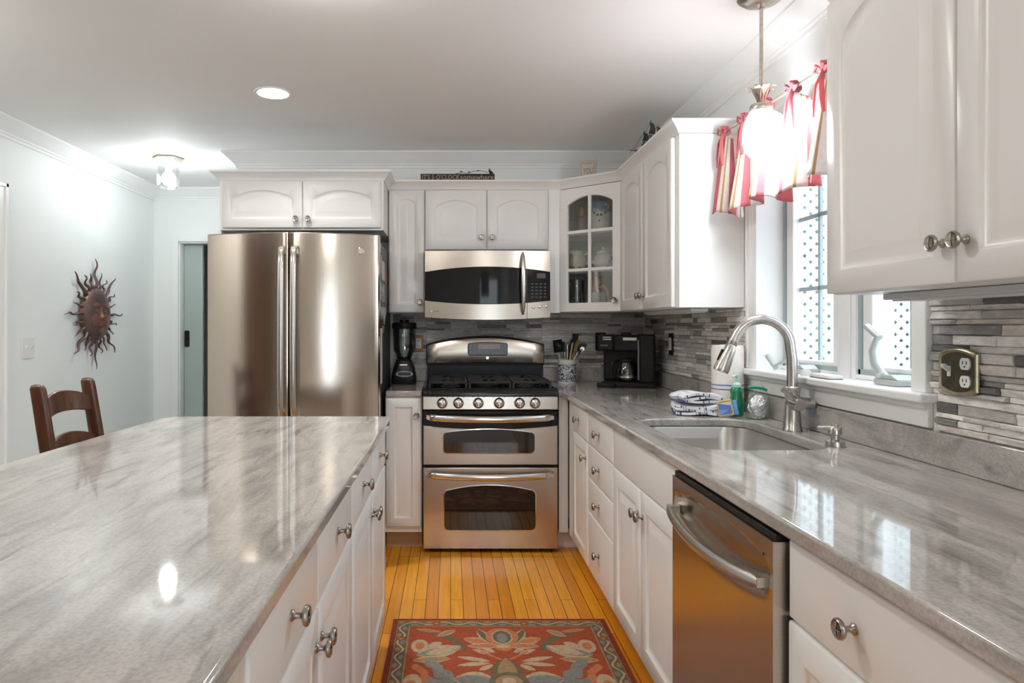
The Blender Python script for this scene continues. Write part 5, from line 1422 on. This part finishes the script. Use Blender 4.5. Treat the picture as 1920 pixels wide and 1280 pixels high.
def pack_mat():
    m = bpy.data.materials.new('printed_sponge_pack'); t, N, L, P = _nodes(m)
    P.inputs['Roughness'].default_value = 0.25
    tc = N.new('ShaderNodeTexCoord'); nz = N.new('ShaderNodeTexVoronoi'); nz.inputs['Scale'].default_value = 38; nz.inputs['Randomness'].default_value = 0.8
    mp = N.new('ShaderNodeMapping'); mp.inputs['Scale'].default_value = (0.5, 1, 1.3); L.new(tc.outputs['Object'], mp.inputs[0]); L.new(mp.outputs[0], nz.inputs['Vector'])
    sp_ = N.new('ShaderNodeSeparateColor'); L.new(nz.outputs['Color'], sp_.inputs[0])
    r = N.new('ShaderNodeValToRGB'); r.color_ramp.interpolation = 'CONSTANT'; e = r.color_ramp.elements
    e[0].color = (0.05, 0.13, 0.45, 1); e[1].position = 0.55; e[1].color = (0.12, 0.25, 0.60, 1)
    x = e.new(0.68); x.color = (0.45, 0.06, 0.07, 1); x = e.new(0.80); x.color = (0.60, 0.58, 0.60, 1); x = e.new(0.9); x.color = (0.55, 0.20, 0.05, 1)
    L.new(sp_.outputs[0], r.inputs['Fac']); L.new(r.outputs[0], P.inputs['Base Color']); return m
spn = thing('sponge_pack', 'printed blue and red sponge pack leaning before the green bottle', 'sponge pack', (1.122, 2.742, TZ), R(-12))
m = MB(); m.xf = Matrix.Translation((0, 0, 0.0085)) @ Matrix.Rotation(R(-10), 4, 'Y') @ Matrix.Rotation(R(-14), 4, 'X')
m.box(-0.040, 0.018, -0.006, 0.006, 0.0, 0.066); m.box(-0.039, 0.017, -0.0068, 0.0068, 0.056, 0.065); m.build('wrapper', mat('yellow_sponge', (0.60, 0.47, 0.22), 0.7, var=0.12, scale=60, bump=0.3, bscale=200), spn, local=True, bevel=0.003)
m = MB(); m.xf = Matrix.Translation((0, 0, 0.0085)) @ Matrix.Rotation(R(-10), 4, 'Y') @ Matrix.Rotation(R(-14), 4, 'X'); m.box(-0.036, 0.010, -0.0075, -0.0061, 0.008, 0.054); m.build('printed_label', pack_mat(), spn, local=True)
m = MB(); m.xf = Matrix.Translation((0, 0, 0.0085)) @ Matrix.Rotation(R(-10), 4, 'Y') @ Matrix.Rotation(R(-14), 4, 'X'); m.box(0.0185, 0.036, -0.004, 0.010, 0.0, 0.060); m.build('blue_sponge', mat('blue_sponge', (0.10, 0.33, 0.68), 0.6, var=0.15, scale=50), spn, local=True, bevel=0.003)

# zip bag with steel scrubbers
zx, zy = 1.222, 2.715
rnd = random.Random(3)
def crumple(cx, cy, cz, rx, ry, rz_, seed):
    m = MB(); bmesh.ops.create_icosphere(m.bm, subdivisions=4, radius=1.0)
    rnd = random.Random(seed); ks = [(Vector((rnd.gauss(0,1), rnd.gauss(0,1), rnd.gauss(0,1))), rnd.uniform(0, 6), rnd.uniform(0.03, 0.07)) for _ in range(16)]
    for v in m.bm.verts:
        n_ = v.co.normalized(); h = 1.0
        for k, p, a in ks: h += a*abs(math.sin(n_.dot(k)*3.1 + p)) - a*0.5
        v.co = Vector((cx + n_.x*h*rx, cy + n_.y*h*ry, max(TZ+0.002, cz + n_.z*h*rz_)))
    return m
M['foil'] = mat('crumpled_foil', (0.80, 0.82, 0.84), 0.25, 1.0, var=0.1, scale=40, bump=0.5, bscale=120)
fo_ = tag(crumple(zx, zy, TZ+0.044, 0.036, 0.030, 0.046, 4).build('foil_bundle', M['foil'], smooth=False), 'crumpled silver foil bundle inside the clear zip bag', 'foil')
zb = thing('zip_bag', 'clear plastic zip bag with green slider strip beside the green bottle', 'bag', (zx, zy, TZ))
m = MB(); L = []
for z, a, b in ((0.001, 0.042, 0.028), (0.012, 0.047, 0.036), (0.050, 0.046, 0.035), (0.080, 0.040, 0.024), (0.105, 0.036, 0.008), (0.118, 0.036, 0.003)):
    L.append([(zx + a*math.cos(2*PI*k/26) + 0.002*math.sin(k*2.3+z*90), zy + b*math.sin(2*PI*k/26) + 0.002*math.cos(k*1.7+z*70), TZ+z) for k in range(26)])
m.loops(L); m.build('bag', glass_mat('thin_plastic', (0.96, 0.98, 0.97), 0.07, 0.10), zb)
m = MB(); m.tube([(zx-0.038, zy+0.002, TZ+0.124), (zx-0.008, zy-0.002, TZ+0.125), (zx+0.022, zy, TZ+0.120), (zx+0.036, zy+0.003, TZ+0.113)], 0.0045, 8, 1.3); m.build('zip_strip', mat('green_zip', (0.01, 0.42, 0.17), 0.35, var=0.05), zb)

# window sill
m = MB(); m.lathe([(0, 0), (0.020, 0), (0.020, 0.004), (0.017, 0.014), (0.010, 0.021), (0, 0.023)], 24, (1.300, 2.497, 1.1022)); tag(m.build('candle', M['white']), 'small white domed disc on the window sill behind the faucet', 'ornament')
m = MB(); m.loops([[(x, y, z) for x, y in rrect(1.275+e, 1.325-e, 2.300+e, 2.430-e, 0.012, 4)] for z, e in ((1.1022, 0.003), (1.105, 0), (1.114, 0), (1.117, 0.004))]); m.m = 1
m.loops([[(x, y, z) for x, y in rrect(1.273, 1.327, 2.298, 2.432, 0.012, 4)] for z in (1.1021, 1.1035)]); tag(m.build('soap_dish', [M['white'], M['side']]), 'flat white oblong dish with dark base on the window sill', 'dish')

# ---------------------------------------------------------------- inside the glass cabinet
S1, S2, S3 = UZ0+0.0185, 1.6285, 1.8625
M['cream'] = mat('cream_ceramic', (0.66, 0.60, 0.52), 0.3, var=0.03)
def spot_mat(name, base, spots, sc_, th=0.32):
    m = bpy.data.materials.new(name); t, N, L, P = _nodes(m); P.inputs['Roughness'].default_value = 0.25
    tc = N.new('ShaderNodeTexCoord'); vo_ = N.new('ShaderNodeTexVoronoi'); vo_.inputs['Scale'].default_value = sc_; L.new(tc.outputs['Object'], vo_.inputs['Vector'])
    r = N.new('ShaderNodeValToRGB'); r.color_ramp.interpolation = 'CONSTANT'; e = r.color_ramp.elements
    e[0].color = (*spots, 1); e[1].position = th; e[1].color = (*base, 1)
    L.new(vo_.outputs['Distance'], r.inputs['Fac']); L.new(r.outputs[0], P.inputs['Base Color']); return m
M['floral'] = spot_mat('floral_ceramic', (0.60, 0.55, 0.50), (0.13, 0.14, 0.22), 26)
M['sunflower'] = spot_mat('sunflower_ceramic', (0.58, 0.52, 0.42), (0.34, 0.17, 0.03), 20, 0.26)
o = thing('pepper_mill', 'brown wooden mill on the top shelf of the glass cabinet', 'mill', (0.835, 4.36, S3))
m = MB(); m.lathe([(0, 0), (0.030, 0), (0.031, 0.02), (0.022, 0.05), (0.026, 0.085), (0.028, 0.11), (0.018, 0.118), (0, 0.118)], 20, (0.835, 4.36, S3)); m.build('body', mat('mill_wood', (0.30, 0.15, 0.085), 0.4, var=0.2, scale=20), o)
m = MB(); m.lathe([(0, 0.1185), (0.018, 0.1185), (0.024, 0.14), (0.020, 0.165), (0.008, 0.178), (0, 0.18)], 20, (0.835, 4.36, S3)); m.build('cap', M['ochre'], o)
cx_, cy_ = 0.935, 4.265
o = thing('cookie_jar', 'tall cream ceramic canister with painted blue cap on the top shelf', 'jar', (cx_, cy_, S3))
m = MB(); m.lathe([(0, 0), (0.058, 0), (0.062, 0.006), (0.062, 0.155), (0.058, 0.16), (0, 0.16)], 30, (cx_, cy_, S3)); m.build('body', M['cream'], o)
m = MB(); m.lathe([(0.0625, 0.128), (0.066, 0.130), (0.066, 0.164), (0.056, 0.190), (0.03, 0.205), (0, 0.208)], 30, (cx_, cy_, S3)); m.build('lid', spot_mat('blue_sponged_glaze', (0.20, 0.27, 0.42), (0.50, 0.50, 0.50), 34, 0.35), o)
m = MB()
for k, (a, z, r) in enumerate(((-118, 0.106, 0.008), (-98, 0.106, 0.008), (-108, 0.070, 0.006), (-75, 0.12, 0.007), (-140, 0.12, 0.007))):
    ca, sa = math.cos(R(a)), math.sin(R(a)); m.tube([(cx_+0.060*ca, cy_+0.060*sa, S3+z), (cx_+0.0635*ca, cy_+0.0635*sa, S3+z)], r, 12)
m.build('painted_dot', mat('dark_blue_glaze', (0.04, 0.05, 0.09), 0.3), o)
cx_, cy_ = 0.795, 4.335
o = thing('ceramic_jar', 'cream jar with brown sunflower on the middle shelf at left', 'jar', (cx_, cy_, S2))
m = MB(); m.lathe([(0, 0), (0.046, 0), (0.060, 0.03), (0.064, 0.07), (0.052, 0.105), (0.044, 0.118), (0.048, 0.13), (0.044, 0.132), (0, 0.125)], 30, (cx_, cy_, S2)); m.build('body', M['sunflower'], o)
m = MB(); m.tube([(cx_+0.050, cy_-0.02, S2+0.105), (cx_+0.085, cy_-0.035, S2+0.115), (cx_+0.095, cy_-0.04, S2+0.085), (cx_+0.060, cy_-0.025, S2+0.045)], 0.007, 8); m.build('handle', M['cream'], o)
cx_, cy_ = 0.950, 4.245
o = thing('teapot', 'white floral teapot with knobbed lid on the middle shelf', 'teapot', (cx_, cy_, S2))
m = MB(); m.lathe([(0, 0), (0.045, 0), (0.064, 0.025), (0.068, 0.055), (0.058, 0.085), (0.042, 0.102), (0, 0.104)], 30, (cx_, cy_, S2)); m.build('body', M['floral'], o)
m = MB(); m.lathe([(0, 0.1045), (0.044, 0.1045), (0.036, 0.118), (0.014, 0.126), (0.008, 0.130), (0.013, 0.140), (0.010, 0.148), (0, 0.150)], 24, (cx_, cy_, S2)); m.build('lid', M['cream'], o)
m = MB(); m.tube([(cx_-0.055, cy_+0.005, S2+0.04), (cx_-0.080, cy_+0.010, S2+0.065), (cx_-0.090, cy_+0.010, S2+0.095)], [0.014, 0.009, 0.007], 10); m.build('spout', M['floral'], o)
m = MB(); m.tube([(cx_+0.055, cy_-0.005, S2+0.08), (cx_+0.085, cy_-0.015, S2+0.08), (cx_+0.085, cy_-0.015, S2+0.04), (cx_+0.060, cy_-0.006, S2+0.03)], 0.006, 8); m.build('handle', M['cream'], o)
cx_, cy_ = 0.800, 4.330
o = thing('glass_pitcher', 'clear glass pitcher on the bottom shelf of the glass cabinet', 'pitcher', (cx_, cy_, S1))
m = MB(); m.lathe([(0, 0), (0.045, 0), (0.052, 0.05), (0.048, 0.15), (0.052, 0.19), (0.049, 0.19), (0.045, 0.15), (0.048, 0.05), (0.042, 0.006), (0, 0.006)], 28, (cx_, cy_, S1)); m.build('body', M['jar'], o)
m = MB(); m.tube([(cx_-0.045, cy_-0.02, S1+0.17), (cx_-0.07, cy_-0.035, S1+0.15), (cx_-0.068, cy_-0.034, S1+0.08), (cx_-0.048, cy_-0.022, S1+0.05)], 0.006, 8); m.build('handle', M['jar'], o)
o = thing('tea_cup', 'patterned ceramic cup behind the pitcher on the bottom shelf', 'cup', (0.885, 4.41, S1))
m = MB(); m.lathe([(0, 0), (0.034, 0), (0.044, 0.05), (0.046, 0.10), (0.043, 0.10), (0.040, 0.05), (0, 0.008)], 26, (0.885, 4.41, S1)); m.build('body', M['floral'], o)
cx_, cy_ = 0.928, 4.290
o = thing('ceramic_canister', 'pale grey ceramic canister on the bottom shelf beside the orange handle', 'canister', (cx_, cy_, S1))
m = MB(); m.lathe([(0, 0), (0.050, 0), (0.052, 0.004), (0.052, 0.105), (0.050, 0.110), (0.046, 0.110), (0.045, 0.01), (0, 0.01)], 28, (cx_, cy_, S1)); m.build('pot', mat('pale_grey_glaze', (0.44, 0.46, 0.44), 0.35, var=0.04), o)
o = thing('orange_scoop', 'orange curved handled scoop hooked on the canister on the bottom shelf', 'utensil', (0.955, 4.240, S1+0.02))
m = MB(); m.tube([(0.928, 4.265, S1+0.135), (0.945, 4.236, S1+0.150), (0.972, 4.222, S1+0.120), (0.978, 4.220, S1+0.070), (0.966, 4.222, S1+0.020)], [0.008, 0.011, 0.013, 0.012, 0.008], 10); m.build('handle', mat('orange_wood', (0.50, 0.20, 0.04), 0.4, var=0.1), o)
m = MB(); m.tube([(0.966, 4.222, S1+0.020), (0.962, 4.223, S1+0.001)], [0.008, 0.012], 10); m.build('tip', M['black'], o)

# ---------------------------------------------------------------- on top of the cabinets
TOPZ = UZ1 + 0.0545
sg = thing('wooden_sign', 'long black wooden sign with pale lettering standing on the cabinets', 'sign', (0.044, 4.262, TOPZ))
M['signb'] = mat('black_sign_wood', (0.022, 0.018, 0.016), 0.6, var=0.2, scale=30)
m = MB(); m.box(-0.187, 0.274, 4.250, 4.268, TOPZ, TOPZ+0.042); m.build('board', M['signb'], sg, bevel=0.001)
m = MB(); mxs = Matrix.Rotation(R(90), 4, 'X')
lettering(m, "IT'S 5 O'CLOCK", 0.232, 0.031, Matrix.Translation((-0.060, 4.2492, TOPZ+0.021)) @ mxs)
lettering(m, "somewhere", 0.205, 0.030, Matrix.Translation((0.164, 4.2492, TOPZ+0.021)) @ mxs)
m.build('lettering', mat('tan_letter_paint', (0.46, 0.36, 0.28), 0.7, var=0.08), sg, smooth=False)
m = MB()
m.tube([(0.03, 4.259, TOPZ+0.044), (0.07, 4.259, TOPZ+0.052), (0.11, 4.259, TOPZ+0.045), (0.135, 4.259, TOPZ+0.058), (0.165, 4.259, TOPZ+0.062), (0.20, 4.259, TOPZ+0.060), (0.235, 4.259, TOPZ+0.050)], 0.0016, 6)
for x, z in ((0.065, 0.055), (0.115, 0.052), (0.172, 0.060)):
    m.tube([(x-0.010, 4.259, TOPZ+z), (x, 4.259, TOPZ+z+0.004), (x+0.010, 4.259, TOPZ+z)], [0.001, 0.004, 0.001], 6)
m.tube([(0.262, 4.259, TOPZ+0.044), (0.250, 4.259, TOPZ+0.052), (0.243, 4.259, TOPZ+0.062), (0.240, 4.259, TOPZ+0.078)], [0.008, 0.011, 0.007, 0.001], 8)
m.build('wire_vine', M['iron'], sg)
pq = thing('block_plaque', 'small white square plaque with dark lettering on the corner cabinet', 'plaque', (0.838, 4.180, TOPZ), gth*0.55)
m = MB(); m.box(-0.050, 0.050, 0.0, 0.022, 0.0, 0.112); m.build('block', mat('cream_block', (0.60, 0.56, 0.50), 0.7, var=0.05), pq, local=True, bevel=0.004)
m = MB(); lettering(m, 'YOU', 0.058, 0.036, Matrix.Translation((0.002, -0.0008, 0.044)) @ mxs); gl_ = mat('grey_letter_paint', (0.16, 0.145, 0.14), 0.7); m.build('large_lettering', gl_, pq, local=True, smooth=False)
m = MB(); lettering(m, 'happy', 0.062, 0.016, Matrix.Translation((0.0, -0.0008, 0.090)) @ mxs); m.build('small_lettering', gl_, pq, local=True, smooth=False)
m = MB(); m.box(-0.042, -0.038, -0.0006, 0.0, 0.008, 0.104); m.box(0.038, 0.042, -0.0006, 0.0, 0.008, 0.104); m.box(-0.042, 0.042, -0.0006, 0.0, 0.008, 0.011); m.box(-0.042, 0.042, -0.0006, 0.0, 0.101, 0.104); m.build('border', mat('taupe_line', (0.30, 0.27, 0.25), 0.7), pq, local=True)
M['ship'] = mat('dark_tin', (0.09, 0.095, 0.095), 0.45, 0.6, var=0.25, scale=60)
shx, shy = 1.075, 3.66
sh = thing('model_ship', 'small dark metal sailing ship ornament on top of the right cabinets', 'ornament', (shx, shy, TOPZ))
m = MB(); L = []
for t, w, zb, zt in ((-0.11, 0.003, 0.035, 0.062), (-0.07, 0.016, 0.010, 0.050), (0.0, 0.020, 0.0, 0.045), (0.07, 0.018, 0.004, 0.055), (0.10, 0.012, 0.022, 0.066)):
    L.append([(shx + t*0.55 + a*0.0, shy + t*-0.8 + b, TOPZ+z) for a, b, z in ((0, -w, zt), (0, -w*0.6, zb), (0, w*0.6, zb), (0, w, zt))])
m.loops(L); m.build('hull', M['ship'], sh)
for t, h in ((-0.045, 0.150), (0.0, 0.196), (0.045, 0.160)):
    m = MB(); m.tube([(shx+t*0.55, shy-t*0.8, TOPZ+0.03), (shx+t*0.55, shy-t*0.8, TOPZ+h)], 0.0022, 6); m.build('mast', M['ship'], sh)
    for k, (za, zb_) in enumerate(((0.065, h*0.60), (h*0.63, h*0.93))):
        m = MB(); L = []
        for j in range(7):
            z = za + (zb_-za)*j/6; w = (0.040 - 0.012*k)*(1 - 0.35*j/6); bl_ = 0.016*math.sin(PI*j/6)
            L.append([(shx+t*0.55 - w*0.7 + bl_*0.5, shy-t*0.8 - w*0.5, TOPZ+z), (shx+t*0.55 + w*0.7 + bl_*0.5, shy-t*0.8 + w*0.5, TOPZ+z), (shx+t*0.55 + w*0.7 + bl_*0.5+0.002, shy-t*0.8 + w*0.5-0.002, TOPZ+z), (shx+t*0.55 - w*0.7 + bl_*0.5+0.002, shy-t*0.8 - w*0.5-0.002, TOPZ+z)])
        m.loops(L); m.build('sail', mat('tin_sail', (0.16, 0.165, 0.165), 0.4, 0.6, var=0.3, scale=50) if k == 0 and t == 0 else M['ship'], sh)
m = MB()
for a, b in (((0.0, 0.190), (-0.125, 0.055)), ((-0.045, 0.148), (-0.150, 0.050)), ((0.045, 0.155), (0.10, 0.065))): m.tube([(shx+a[0]*0.55, shy-a[0]*0.8, TOPZ+a[1]), (shx+b[0]*0.55, shy-b[0]*0.8, TOPZ+b[1])], 0.001, 5)
m.tube([(shx-0.06, shy+0.088, TOPZ+0.055), (shx-0.085, shy+0.125, TOPZ+0.070)], 0.002, 6); m.build('rigging', M['ship'], sh)

# ---------------------------------------------------------------- framed picture on the wall behind the camera
pf = thing('framed_picture', 'dark arched framed picture hung on the wall behind the camera', 'picture', (0.455, WN, 1.96))
m = MB(); o2 = arched(0.25, 0.66, 1.76, 2.17, 0.03, 0.05); i2 = arched(0.275, 0.635, 1.785, 2.145, 0.02, 0.045)
m.loops([[(a, WN+0.002, b) for a, b in i2], [(a, WN+0.002, b) for a, b in o2], [(a, WN+0.025, b) for a, b in o2], [(a, WN+0.025, b) for a, b in i2]], wrap=True); m.build('frame', M['black'], pf)
m = MB(); m.prism(i2, WN+0.003, WN+0.008, 'y'); m.build('mat_board', mat('grey_mat_board', (0.30, 0.28, 0.25), 0.8), pf)

# ---------------------------------------------------------------- rug
GX0, GX1, GY0, GY1 = -0.248, 0.668, 1.50, 2.972
nx, ny = 300, 470
us = (np.arange(nx)+0.5)/nx*(GX1-GX0); vs_ = (np.arange(ny)+0.5)/ny*(GY1-GY0)
U, V = np.meshgrid(us, vs_, indexing='ij')          # V measured from the near end
W_, H_ = GX1-GX0, GY1-GY0
VV = H_ - V                                          # distance from the far end
VS = 0.076 + (VV-0.076)/1.38                         # the field motif is drawn 1.38 times as long as wide
cidx = np.zeros((nx, ny), int)                       # 0 red field
RUST, BRICK, OLIVE, CREAM, GOLD, BLUEG, ORANGE, TAN, DKBR = range(9)
mir = np.minimum(U, W_-U)                            # mirror left/right
def ell(cx, cy, a, b, ang=0.0, m_=True):
    X = (mir if m_ else U) - cx; Y = VS - cy; c, s = math.cos(ang), math.sin(ang)
    return ((X*c+Y*s)/a)**2 + ((-X*s+Y*c)/b)**2 < 1
def leaf(x0, y0, x1, y1, w, col, edge=None):
    dx, dy = x1-x0, y1-y0; l = math.hypot(dx, dy)
    t = ((mir-x0)*dx + (VS-y0)*dy)/(l*l); d = np.abs((mir-x0)*(-dy) + (VS-y0)*dx)/l
    ww = w*np.sin(np.clip(t, 0, 1)*PI)**0.8
    ins = (t > 0) & (t < 1)
    if edge is not None:
        cidx[ins & (d < ww)] = edge; cidx[ins & (d < ww*0.62)] = col
    else: cidx[ins & (d < ww)] = col
def curve(pts, w, col):
    for (a, b), (c, d_) in zip(pts, pts[1:]):
        dx, dy = c-a, d_-b; l2 = dx*dx+dy*dy+1e-9
        t = np.clip(((mir-a)*dx + (VS-b)*dy)/l2, 0, 1)
        cidx[np.hypot(mir-(a+t*dx), VS-(b+t*dy)) < w] = col
cidx[:] = RUST
C = W_/2
def motif(y):
    """one repeat of the mirrored flower field, y = its start from the far end"""
    # side scrolls and leaves
    curve([(0.13, y+0.015), (0.20, y+0.035), (0.27, y+0.085), (0.30, y+0.13)], 0.014, OLIVE)
    leaf(0.10, y+0.005, 0.21, y+0.025, 0.012, ORANGE)
    leaf(0.19, y+0.055, 0.27, y+0.012, 0.016, TAN, CREAM)
    # big lily from the side
    leaf(0.115, y+0.17, 0.29, y+0.125, 0.036, BLUEG, CREAM); leaf(0.15, y+0.165, 0.29, y+0.115, 0.022, CREAM)
    leaf(0.10, y+0.20, 0.25, y+0.19, 0.020, TAN, CREAM)
    cidx[ell(0.125, y+0.115, 0.035, 0.040)] = CREAM; cidx[ell(0.125, y+0.115, 0.018, 0.022)] = ORANGE
    leaf(0.155, y+0.12, 0.215, y+0.095, 0.016, CREAM)
    # blue grey scroll
    curve([(0.17, y+0.215), (0.20, y+0.24), (0.205, y+0.275), (0.235, y+0.275), (0.245, y+0.31)], 0.021, BLUEG)
    curve([(0.16, y+0.305), (0.20, y+0.325), (0.22, y+0.32)], 0.020, BLUEG)
    curve([(0.115, y+0.235), (0.15, y+0.265), (0.155, y+0.30), (0.13, y+0.33)], 0.014, ORANGE)
    cidx[ell(0.11, y+0.32, 0.035, 0.045)] = CREAM; cidx[ell(0.105, y+0.33, 0.020, 0.022)] = ORANGE
    # central lotus
    for x1, y1, w in ((-0.16, 0.048, 0.026), (-0.145, 0.095, 0.018)): leaf(C-0.01, y+0.115, C+x1, y+y1+0.02, w, ORANGE, CREAM)
    leaf(C-0.045, y+0.10, C-0.100, y+0.005, 0.022, OLIVE, CREAM)
    cidx[ell(C, y+0.055, 0.068, 0.055)] = ORANGE; cidx[ell(C, y+0.058, 0.044, 0.046)] = CREAM; cidx[ell(C, y+0.058, 0.038, 0.040)] = OLIVE; cidx[ell(C, y+0.064, 0.022, 0.028)] = BLUEG
    cidx[ell(C, y+0.125, 0.034, 0.022)] = ORANGE; cidx[ell(C, y+0.118, 0.030, 0.012)] = CREAM
    # twigs
    for x0, y0, x1, y1 in ((C-0.055, 0.165, C-0.125, 0.135), (C-0.06, 0.205, C-0.185, 0.180), (C-0.06, 0.215, C-0.185, 0.228), (C-0.035, 0.155, C-0.085, 0.125), (C-0.05, 0.225, C-0.105, 0.255)): leaf(x0, y+y0, x1, y+y1, 0.011, CREAM)
    curve([(C-0.01, y+0.20), (C-0.05, y+0.175), (C-0.09, y+0.150)], 0.004, ORANGE)
    # lower medallion
    leaf(C-0.04, y+0.315, C-0.20, y+0.30, 0.045, BLUEG, CREAM)
    leaf(C, y+0.36, C, y+0.185, 0.060, TAN, OLIVE); cidx[ell(C, y+0.315, 0.072, 0.050)] = OLIVE; cidx[ell(C, y+0.315, 0.050, 0.034)] = TAN; cidx[ell(C, y+0.312, 0.026, 0.018)] = CREAM
bw = 0.076
for y in (bw+0.012, bw+0.012+0.36, bw+0.012+0.72, bw+0.012+1.08): motif(y)
# border: distance to the nearest edge
ed = np.minimum(mir, np.minimum(VV, V)); bor = ed < bw
al = np.where(mir < np.minimum(VV, V), VV, U)        # position along the border
dc = ed - 0.046
wav = 0.013*np.sin(al*2*PI/0.125)
b = np.full((nx, ny), OLIVE)
b[np.abs(dc-wav) < 0.0045] = CREAM
pw = (al % 0.125)/0.125
b[((pw-0.25)*0.125/0.018)**2 + ((dc+0.010)/0.010)**2 < 1] = TAN
b[((pw-0.75)*0.125/0.018)**2 + ((dc-0.010)/0.010)**2 < 1] = BLUEG
b[((((al % 0.375)/0.375)-0.5)*0.375/0.020)**2 + (dc/0.018)**2 < 1] = RUST
b[((((al % 0.375)/0.375)-0.5)*0.375/0.010)**2 + (dc/0.009)**2 < 1] = TAN
b[ed < 0.020] = BRICK; b[(ed >= 0.020) & (ed < 0.0245)] = TAN; b[(ed > bw-0.006)] = TAN
cidx[bor] = b[bor]
rugm = [mat('rug_' + n, c, 0.95, var=0.16, scale=70, bump=0.5, bscale=260) for n, c in
        (('rust', (0.38, 0.075, 0.026)), ('brick', (0.25, 0.040, 0.022)), ('olive', (0.155, 0.125, 0.070)), ('cream', (0.52, 0.39, 0.255)), ('gold', (0.46, 0.26, 0.09)), ('blue_grey', (0.235, 0.235, 0.215)), ('orange', (0.55, 0.19, 0.075)), ('tan', (0.37, 0.235, 0.12)), ('brown', (0.10, 0.05, 0.03)))]
xs = np.linspace(GX0, GX1, nx+1); ys = np.linspace(GY0, GY1, ny+1)
XX, YY = np.meshgrid(xs, ys, indexing='ij')
co = np.stack([XX, YY, np.full_like(XX, 0.009)], -1).reshape(-1, 3)
idx = lambda i, j: i*(ny+1)+j
I, J = np.meshgrid(np.arange(nx), np.arange(ny), indexing='ij')
quads = np.stack([idx(I, J), idx(I+1, J), idx(I+1, J+1), idx(I, J+1)], -1).reshape(-1, 4)
# skirt down to the floor
n0 = len(co); edge = [(GX0, GY0), (GX1, GY0), (GX1, GY1), (GX0, GY1)]
co = np.vstack([co, [(x, y, 0.0015) for x, y in edge]])
cor = [idx(0, 0), idx(nx, 0), idx(nx, ny), idx(0, ny)]
faces = quads.tolist() + [[n0+k, n0+(k+1) % 4, cor[(k+1) % 4], cor[k]] for k in range(4)] + [[n0+3, n0+2, n0+1, n0]]
me = bpy.data.meshes.new('rug'); me.from_pydata(co.tolist(), [], faces); 
for q_ in rugm: me.materials.append(q_)
mi = np.concatenate([cidx.reshape(-1), [BRICK]*5]).astype(np.int32)
me.polygons.foreach_set('material_index', mi); me.update()
ro = bpy.data.objects.new('floor_rug', me); COL.objects.link(ro)
tag(ro, 'rust red floral wool rug with olive border on the wooden floor', 'rug')
